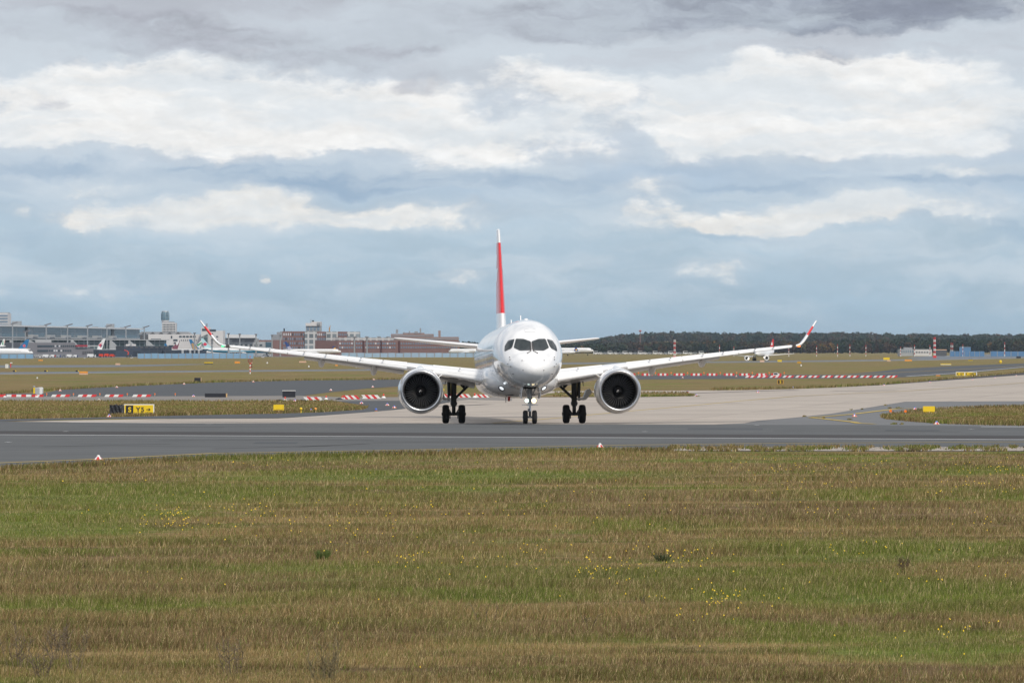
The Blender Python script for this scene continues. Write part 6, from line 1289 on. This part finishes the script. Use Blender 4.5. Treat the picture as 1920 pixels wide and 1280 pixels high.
# vehicles seen over the pale fence, and the car park before the forest
for i, (px, m, l) in enumerate(((654, V_W, 'white truck just right of the round yellow tail emblem'), (664, V_S, 'silver truck between two pale trucks before the brick range'), (673, V_W, 'white truck before the brick range middle'), (686, V_W, 'pale truck before the brick range near the roof band end'), (700, V_S, 'silver truck furthest right before the brick range'))):
    vehicle(px-4, px+5, 656.2, 663.6, m, l, 'truck', V_W, 'trucks before the low brick range')
ms = [V_W, V_S, V_W, V_D, V_S, V_W]
for i in range(44):
    row = i % 2; px = 1112+(i//2)*9.4+rng.uniform(-1, 1); v = i % 6
    vehicle(px, px+(8.6 if v % 3 else 9.6), 659.4-row*1.7+(0 if v % 3 else -1.2), 664.4-row*2.2, ms[v], 'pale parked car in the crowded car park before the forest' if v not in (3,) else 'dark parked car in the crowded car park before the forest', 'car' if v % 3 else 'van', None, 'cars parked before the forest')
# ------------------------------------------------------------------ grass, flowers, weeds, haze
def vnoise(x, y, seed):
    r = np.random.default_rng(seed); T = r.random((256, 256)); xi, yi = np.floor(x).astype(int), np.floor(y).astype(int); fx, fy = x-xi, y-yi
    fx, fy = fx*fx*(3-2*fx), fy*fy*(3-2*fy); a = T[xi % 256, yi % 256]; b = T[(xi+1) % 256, yi % 256]; c = T[xi % 256, (yi+1) % 256]; d = T[(xi+1) % 256, (yi+1) % 256]
    return (a*(1-fx)+b*fx)*(1-fy)+(c*(1-fx)+d*fx)*fy
def fbm(x, y, seed, o=4): return sum(vnoise(x*2**i, y*2**i, seed+i)*.5**i for i in range(o))/sum(.5**i for i in range(o))
def in_poly(px, py, poly):
    ins = np.zeros(len(px), bool); n = len(poly)
    for i in range(n):
        x0, y0 = poly[i]; x1, y1 = poly[(i+1) % n]
        if y0 == y1: continue
        c = ((y0 > py) != (y1 > py)) & (px < (x1-x0)*(py-y0)/(y1-y0)+x0); ins ^= c
    return ins
def gza(Y): return np.interp(Y, [a for a, b in GP], [b for a, b in GP])
def blades(name, X, Y, h, wd, label, cat, m, val=None, lean=.35, kind='stuff'):
    n = len(X); Z = gza(Y); a = rng.random(n)*np.pi; dx, dy = np.cos(a)*wd/2, np.sin(a)*wd/2*.5
    lx, ly = rng.normal(.10, lean, n)*h, rng.normal(0, lean, n)*h
    v = np.empty((n, 4, 3)); v[:, 0] = np.stack([X-dx, Y-dy, Z-.02], 1); v[:, 1] = np.stack([X+dx, Y+dy, Z-.02], 1)
    v[:, 2] = np.stack([X+lx*.9+dx*.35, Y+ly*.9+dy*.35, Z+h*.92], 1); v[:, 3] = np.stack([X+lx-dx*.25, Y+ly-dy*.25, Z+h], 1)
    me = bpy.data.meshes.new(name); me.vertices.add(n*4); me.vertices.foreach_set('co', v.ravel()); me.loops.add(n*4); me.polygons.add(n)
    me.loops.foreach_set('vertex_index', np.arange(n*4)); me.polygons.foreach_set('loop_start', np.arange(n)*4); me.update(calc_edges=True)
    me.attributes.new('rnd', 'FLOAT', 'FACE').data.foreach_set('value', rng.random(n)); me.attributes.new('val', 'FLOAT', 'FACE').data.foreach_set('value', val if val is not None else rng.uniform(.62, 1.35, n))
    me.materials.append(m); o = bpy.data.objects.new(name, me); COL.objects.link(o); return tag(o, label, cat, kind=kind)
EDGE = [(-500, 904), (0, 881), (200, 870.5), (400, 860), (600, 855.5), (760, 852), (960, 848.5), (1140, 845.8), (1262, 845.5), (1300, 849.5), (1600, 850), (1920, 849.6), (2500, 848.5)]
ex, ey = np.array([a for a, b in EDGE]), np.array([b for a, b in EDGE])
n0 = 860000
Yr = (1/np.sqrt(1/155**.9+rng.random(n0)*(1/43.5**.9-1/155**.9)))**(2/.9)       # denser towards the camera
Xr = (rng.random(n0)-.5)*2*(.138*Yr+1.5)
pxr = Xr/Yr*F+CX; pyr = HY+F*H/Yr; ok = pyr > np.interp(pxr, ex, ey)
X, Y = Xr[ok], Yr[ok]; ca, sa = math.cos(R(8)), math.sin(R(8)); U, W2 = X*ca+Y*sa, -X*sa+Y*ca
row = fbm(U*.06+40, W2*.62+9, 5); clump = fbm(U*.8+7, W2*.8+3, 21, 3); big = fbm(U*.05+3, W2*.07+5, 33, 3)
tuft = fbm(U*2.2+17, W2*2.2+31, 57, 2)
hh = .03+.095*np.clip((row-.38)*3.2, 0, 1)*np.clip(.3+1.1*clump, .2, 1.3)*np.clip(.35+1.3*tuft, .3, 1.5)+.03*rng.random(len(X))
hh *= np.clip(.6+.8*big, .6, 1.3)
pk = X/Y*F+CX; near = np.clip((HY+F*H/Y-np.interp(pk, ex, ey)-1)/9, .25, 1); hh *= np.where(pk > 1290, near, 1)
keep = rng.random(len(X)) < np.clip(.30+2.0*(clump-.22), .22, 1)*np.clip(.4+1.4*tuft, .3, 1); X, Y, hh = X[keep], Y[keep], hh[keep]
blades('grass', X, Y, hh, 0.0075*np.clip(Y/48, 1, 2.6)*(.7+.7*rng.random(len(X))), 'rough mown meadow grass of green and dry tan blades in the foreground', 'grass', M_BLADE)
# taller fringes along paving edges and mid-distance turf
xs, ys, hs = [], [], []
def fringe(poly, per, h, jit):
    for (a, b) in zip(poly[:-1], poly[1:]):
        L_ = max(2, int(abs(b[0]-a[0])*per)); t = rng.random(L_)
        for k in t:
            g = G(a[0]+(b[0]-a[0])*k, a[1]+(b[1]-a[1])*k+rng.normal(0, jit)); xs.append(g.x); ys.append(g.y); hs.append(h*rng.uniform(.5, 1.4))
fringe([(x, y+1.0) for x, y in EDGE if x < 1300], 9, .16, .9); fringe([(1300, 852.5), (2500, 852)], 5, .06, 1.0)
fringe([(-300, 786), (0, 784.8), (150, 782.4), (360, 777.6), (520, 774.6), (600, 772.2), (680, 767.2), (689, 764)], 7, .20, .5); fringe([(-300, 752.6), (0, 752.6), (400, 753), (630, 752.6)], 3, .16, .3)
fringe([(1652, 782), (1660, 784.6), (1700, 788.6), (1750, 792.8), (1850, 796), (1920, 796.8), (2200, 797)], 9, .22, .6); fringe([(1652, 781.5), (1672, 776.8), (1700, 773.8), (1730, 770), (1760, 768.3), (1840, 764), (1920, 762.4), (2200, 761)], 5, .18, .4)
fringe([(1036, 743.8), (1200, 743.8), (1300, 742.4)], 6, .2, .4); fringe([(1040, 738), (1290, 737.6)], 4, .2, .3); fringe([(0, 739), (110, 730.6), (220, 724.6), (400, 716.6), (580, 712.6), (760, 711.2)], 4, .25, .3)
fringe([(1330, 731.8), (1490, 729), (1560, 726.2), (1650, 721.4), (1760, 712), (1920, 698)], 4, .28, .35)
for px, py, n, sp in ((1508, 781, 30, 1.4), (1660, 760.2, 26, 1.2), (1616, 767.4, 14, 1), (1544, 783.8, 16, 1.3), (1592, 786.8, 26, 1.8), (1676, 795.2, 40, 2.6), (1691, 795.6, 24, 1.4), (1596, 768.6, 10, .8), (1668, 765.5, 26, 1.6), (1684, 765.2, 30, 3), (1789, 794.6, 18, 1.2), (1308, 743.5, 30, 2)):
    for _ in range(n*3): g = G(px+rng.normal(0, sp), py+rng.normal(0, .15)); xs.append(g.x); ys.append(g.y); hs.append(.085*rng.uniform(.4, 1.3))
blades('edge_weeds', np.array(xs), np.array(ys), np.array(hs), .035*np.clip(np.array(ys)/180, .8, 2.2)*(.6+.8*rng.random(len(xs))), 'dark green weeds and grass fringe along the paving edges', 'weeds', M_BLADE, rng.uniform(.6, 1.15, len(xs)))
px, py = rng.uniform(-250, 720, 90000), rng.uniform(752, 786, 90000); ok = in_poly(px, py, [(-300, 753), (630, 752.6), (688, 762), (680, 767.6), (520, 775), (360, 778), (0, 785.5), (-300, 787)]); A = [(px[ok], py[ok])]
px, py = rng.uniform(1650, 2200, 60000), rng.uniform(761, 797, 60000); ok = in_poly(px, py, [(1652, 782), (1672, 777), (1700, 774), (1760, 768.6), (1920, 762.6), (2200, 761), (2200, 797), (1850, 796), (1750, 793), (1700, 788.5), (1660, 784.6)]); A.append((px[ok], py[ok]))
px, py = np.concatenate([a for a, b in A]), np.concatenate([b for a, b in A])
Ym = F*H/(py-HY)
for _ in range(40): Ym = .5*Ym+.5*F*(H-gza(Ym))/(py-HY)
Xm = (px-CX)/F*Ym
blades('turf', Xm, Ym, .05+.10*fbm(Xm*.3+50, Ym*.5, 77)*rng.random(len(Xm))**.5, .05*(.6+.8*rng.random(len(Xm))), 'short dry turf on the grass strips beside the apron', 'grass', M_BLADE)
# gravel strip weeds
px = rng.uniform(1255, 2200, 2600); py = rng.uniform(839.2, 846.6, 2600); cl = fbm(px*.06, py*.35, 91); ok = cl > .50; px, py = px[ok], py[ok]; Yg = F*H/(py-HY); Xg = (px-CX)/F*Yg
rep_ = 7; Xg, Yg = np.repeat(Xg, rep_)+rng.normal(0, .05, len(Xg)*rep_), np.repeat(Yg, rep_)+rng.normal(0, .08, len(Yg)*rep_)
blades('gravel_weeds', Xg, Yg, .06+.13*rng.random(len(Xg)), .028+.02*rng.random(len(Xg)), 'low weeds growing in the pale gravel strip by the runway', 'weeds', M_BLADE, rng.uniform(.5, 1.2, len(Xg)))
n = 5000; px = rng.uniform(1255, 2200, n); py = rng.uniform(840, 846, n); v = []; fcs = []
m = MB(); Ys = F*H/(py-HY); Xs = (px-CX)/F*Ys
for x, y in zip(Xs[:2500], Ys[:2500]):
    s = rng.uniform(.02, .06); m.add([(x-s, y-s, .02), (x+s, y-s*.6, .02), (x+s*.7, y+s, .02), (x-s*.8, y+s, .02), (x, y, .02+s*.9)], [(0, 1, 4), (1, 2, 4), (2, 3, 4), (3, 0, 4)])
o = m.build('gravel', mat('gravel_stone', (.30, .275, .25), .85, 0, .35, 9)); tag(o, 'pale loose stones on the gravel strip by the runway', 'gravel', kind='stuff')
# yellow flowers in drifts
pts = []
for (cx, cy, sx, sy, n) in tuple((a, b, c*1.25, d*1.5, int(e*.6)) for a, b, c, d, e in ((325, 985, 60, 10, 60), (310, 990, 14, 6, 45), (500, 975, 60, 12, 55), (640, 1000, 130, 16, 50), (500, 880, 200, 8, 40), (900, 962, 160, 16, 50), (760, 1070, 26, 5, 26), (1010, 1045, 60, 6, 26), (1090, 1090, 40, 6, 30), (1150, 1080, 40, 8, 30),
                            (1250, 1070, 60, 10, 40), (1300, 1140, 46, 16, 36), (1375, 1138, 26, 8, 40), (1620, 1042, 50, 10, 26), (1700, 1100, 90, 14, 26), (1500, 880, 60, 6, 40), (1700, 886, 130, 6, 80), (1880, 892, 60, 8, 40), (1860, 925, 40, 6, 40), (1500, 924, 60, 6, 26), (1520, 970, 40, 6, 22), (1780, 1210, 50, 12, 26), (1230, 1050, 40, 8, 20), (960, 900, 700, 40, 90), (960, 1050, 800, 80, 110), (860, 1085, 60, 8, 20), (1870, 985, 60, 8, 22))):
    pts += list(zip(rng.normal(cx, sx, n), rng.normal(cy, sy, n)))
pts = [(a, b) for a, b in pts if b > np.interp(a, ex, ey)+4]; m = MB()
for a, b in pts:
    Yp = F*H/(b-HY); x = (a-CX)/F*Yp; r = rng.uniform(.009, .017)*min(1.5, max(1, Yp/70)); z = rng.uniform(.14, .26)
    m.add([(x+r*math.cos(q)*rng.uniform(.7, 1.1), Yp+r*math.sin(q), z+rng.uniform(-.01, .01)) for q in np.linspace(0, 2*math.pi, 6, endpoint=False)]+[(x, Yp, z+.02)], [(i, (i+1) % 6, 6) for i in range(6)])
    m.add([(x-.004, Yp, 0), (x+.004, Yp, 0), (x, Yp, z)], [(0, 1, 2)], 1)
o = m.build('wildflowers', [mat('flower_yellow', (.80, .55, .02), .6, 0, .15, 30), mat('flower_stalk', (.12, .13, .04), .8)]); tag(o, 'small yellow wildflowers scattered in drifts over the foreground meadow', 'flowers', kind='stuff')
# individual plants
def plant(name, px, py, h, n, spread, col, label, cat, branch=0):
    g = G(px, py); t = thing(name, label, cat, g); mm = mat(name+'_'+str(int(px)), col, .85, 0, .3, 9); m, m2 = MB(), MB()
    for i in range(n):
        a = rng.uniform(0, 2*math.pi); r = abs(rng.normal(0, spread)); hx = h*rng.uniform(.55, 1); b0 = Vector((g.x+r*.4*math.cos(a), g.y+r*.4*math.sin(a), g.z-.02)); tip = b0+Vector((math.cos(a)*spread*rng.uniform(.3, 1.1), math.sin(a)*spread*.6, hx)); w = .006 if branch else .011
        (m if i % 2 else m2).tube(b0, tip, w, w*.3, 4)
        for _ in range(branch):
            q = b0.lerp(tip, rng.uniform(.35, .95)); (m2 if i % 2 else m).tube(q, q+Vector((rng.normal(0, .06), rng.normal(0, .05), rng.uniform(.03, .12))), w*.7, w*.3, 3)
    m.build('stems', mm, t); m2.build('leaves', mm, t)
plant('grass_tuft', 605, 1048, .22, 90, .13, (.07, .11, .02), 'dense dark green grass tuft standing out left of centre', 'grass tuft')
plant('grass_tuft', 1243, 1052, .20, 70, .15, (.055, .07, .025), 'dark low leafy tuft right of centre', 'grass tuft')
plant('dry_weed', 1694, 1075, .30, 12, .08, (.09, .055, .035), 'brown dried upright weed in the right green grass', 'weed', 6)
for px, py, h, l in ((38, 1260, .62, 'dry branching weed at the bottom left corner'), (138, 1262, .68, 'tall dry branching weed near the bottom left'), (105, 1240, .5, 'thin dry weed left of the tall one'), (435, 1275, .55, 'dry branching weed at the bottom left of centre'), (80, 1275, .4, 'low dry weed in the bottom left corner')): plant('dry_weed', px, py, h, 9, .16, (.15, .115, .075), l, 'weed', 9)
plant('dry_weed', 612, 1290, .62, 26, .16, (.17, .14, .075), 'bushy olive brown weed at the bottom edge left of centre', 'weed', 5)
plant('dry_weed', 915, 1166, .30, 3, .20, (.10, .085, .07), 'long leaning dry stalk left of centre in the lower meadow', 'weed', 1); plant('dry_weed', 1107, 1178, .26, 4, .12, (.08, .06, .04), 'leaning dry stalk right of centre in the lower meadow', 'weed', 2); plant('dry_weed', 1212, 1140, .28, 3, .12, (.08, .06, .04), 'single thin dry stalk by the yellow flower drift', 'weed', 2)
# ------------------------------------------------------------------ air
m = MB().box(-5060, 5060, -460, 11560, -6.2, 46); o = m.build('haze', None)
hm = bpy.data.materials.new('haze_air'); hm.use_nodes = True; nt = hm.node_tree; nt.nodes.clear(); ou = nt.nodes.new('ShaderNodeOutputMaterial'); vo = nt.nodes.new('ShaderNodeVolumePrincipled')
vo.inputs['Color'].default_value = (.66, .82, 1, 1); vo.inputs['Density'].default_value = 0.000027; vo.inputs['Anisotropy'].default_value = .2; nt.links.new(vo.outputs[0], ou.inputs['Volume'])
o.data.materials.clear(); o.data.materials.append(hm); tag(o, 'thin bluish air over the airfield', 'haze', kind='stuff')
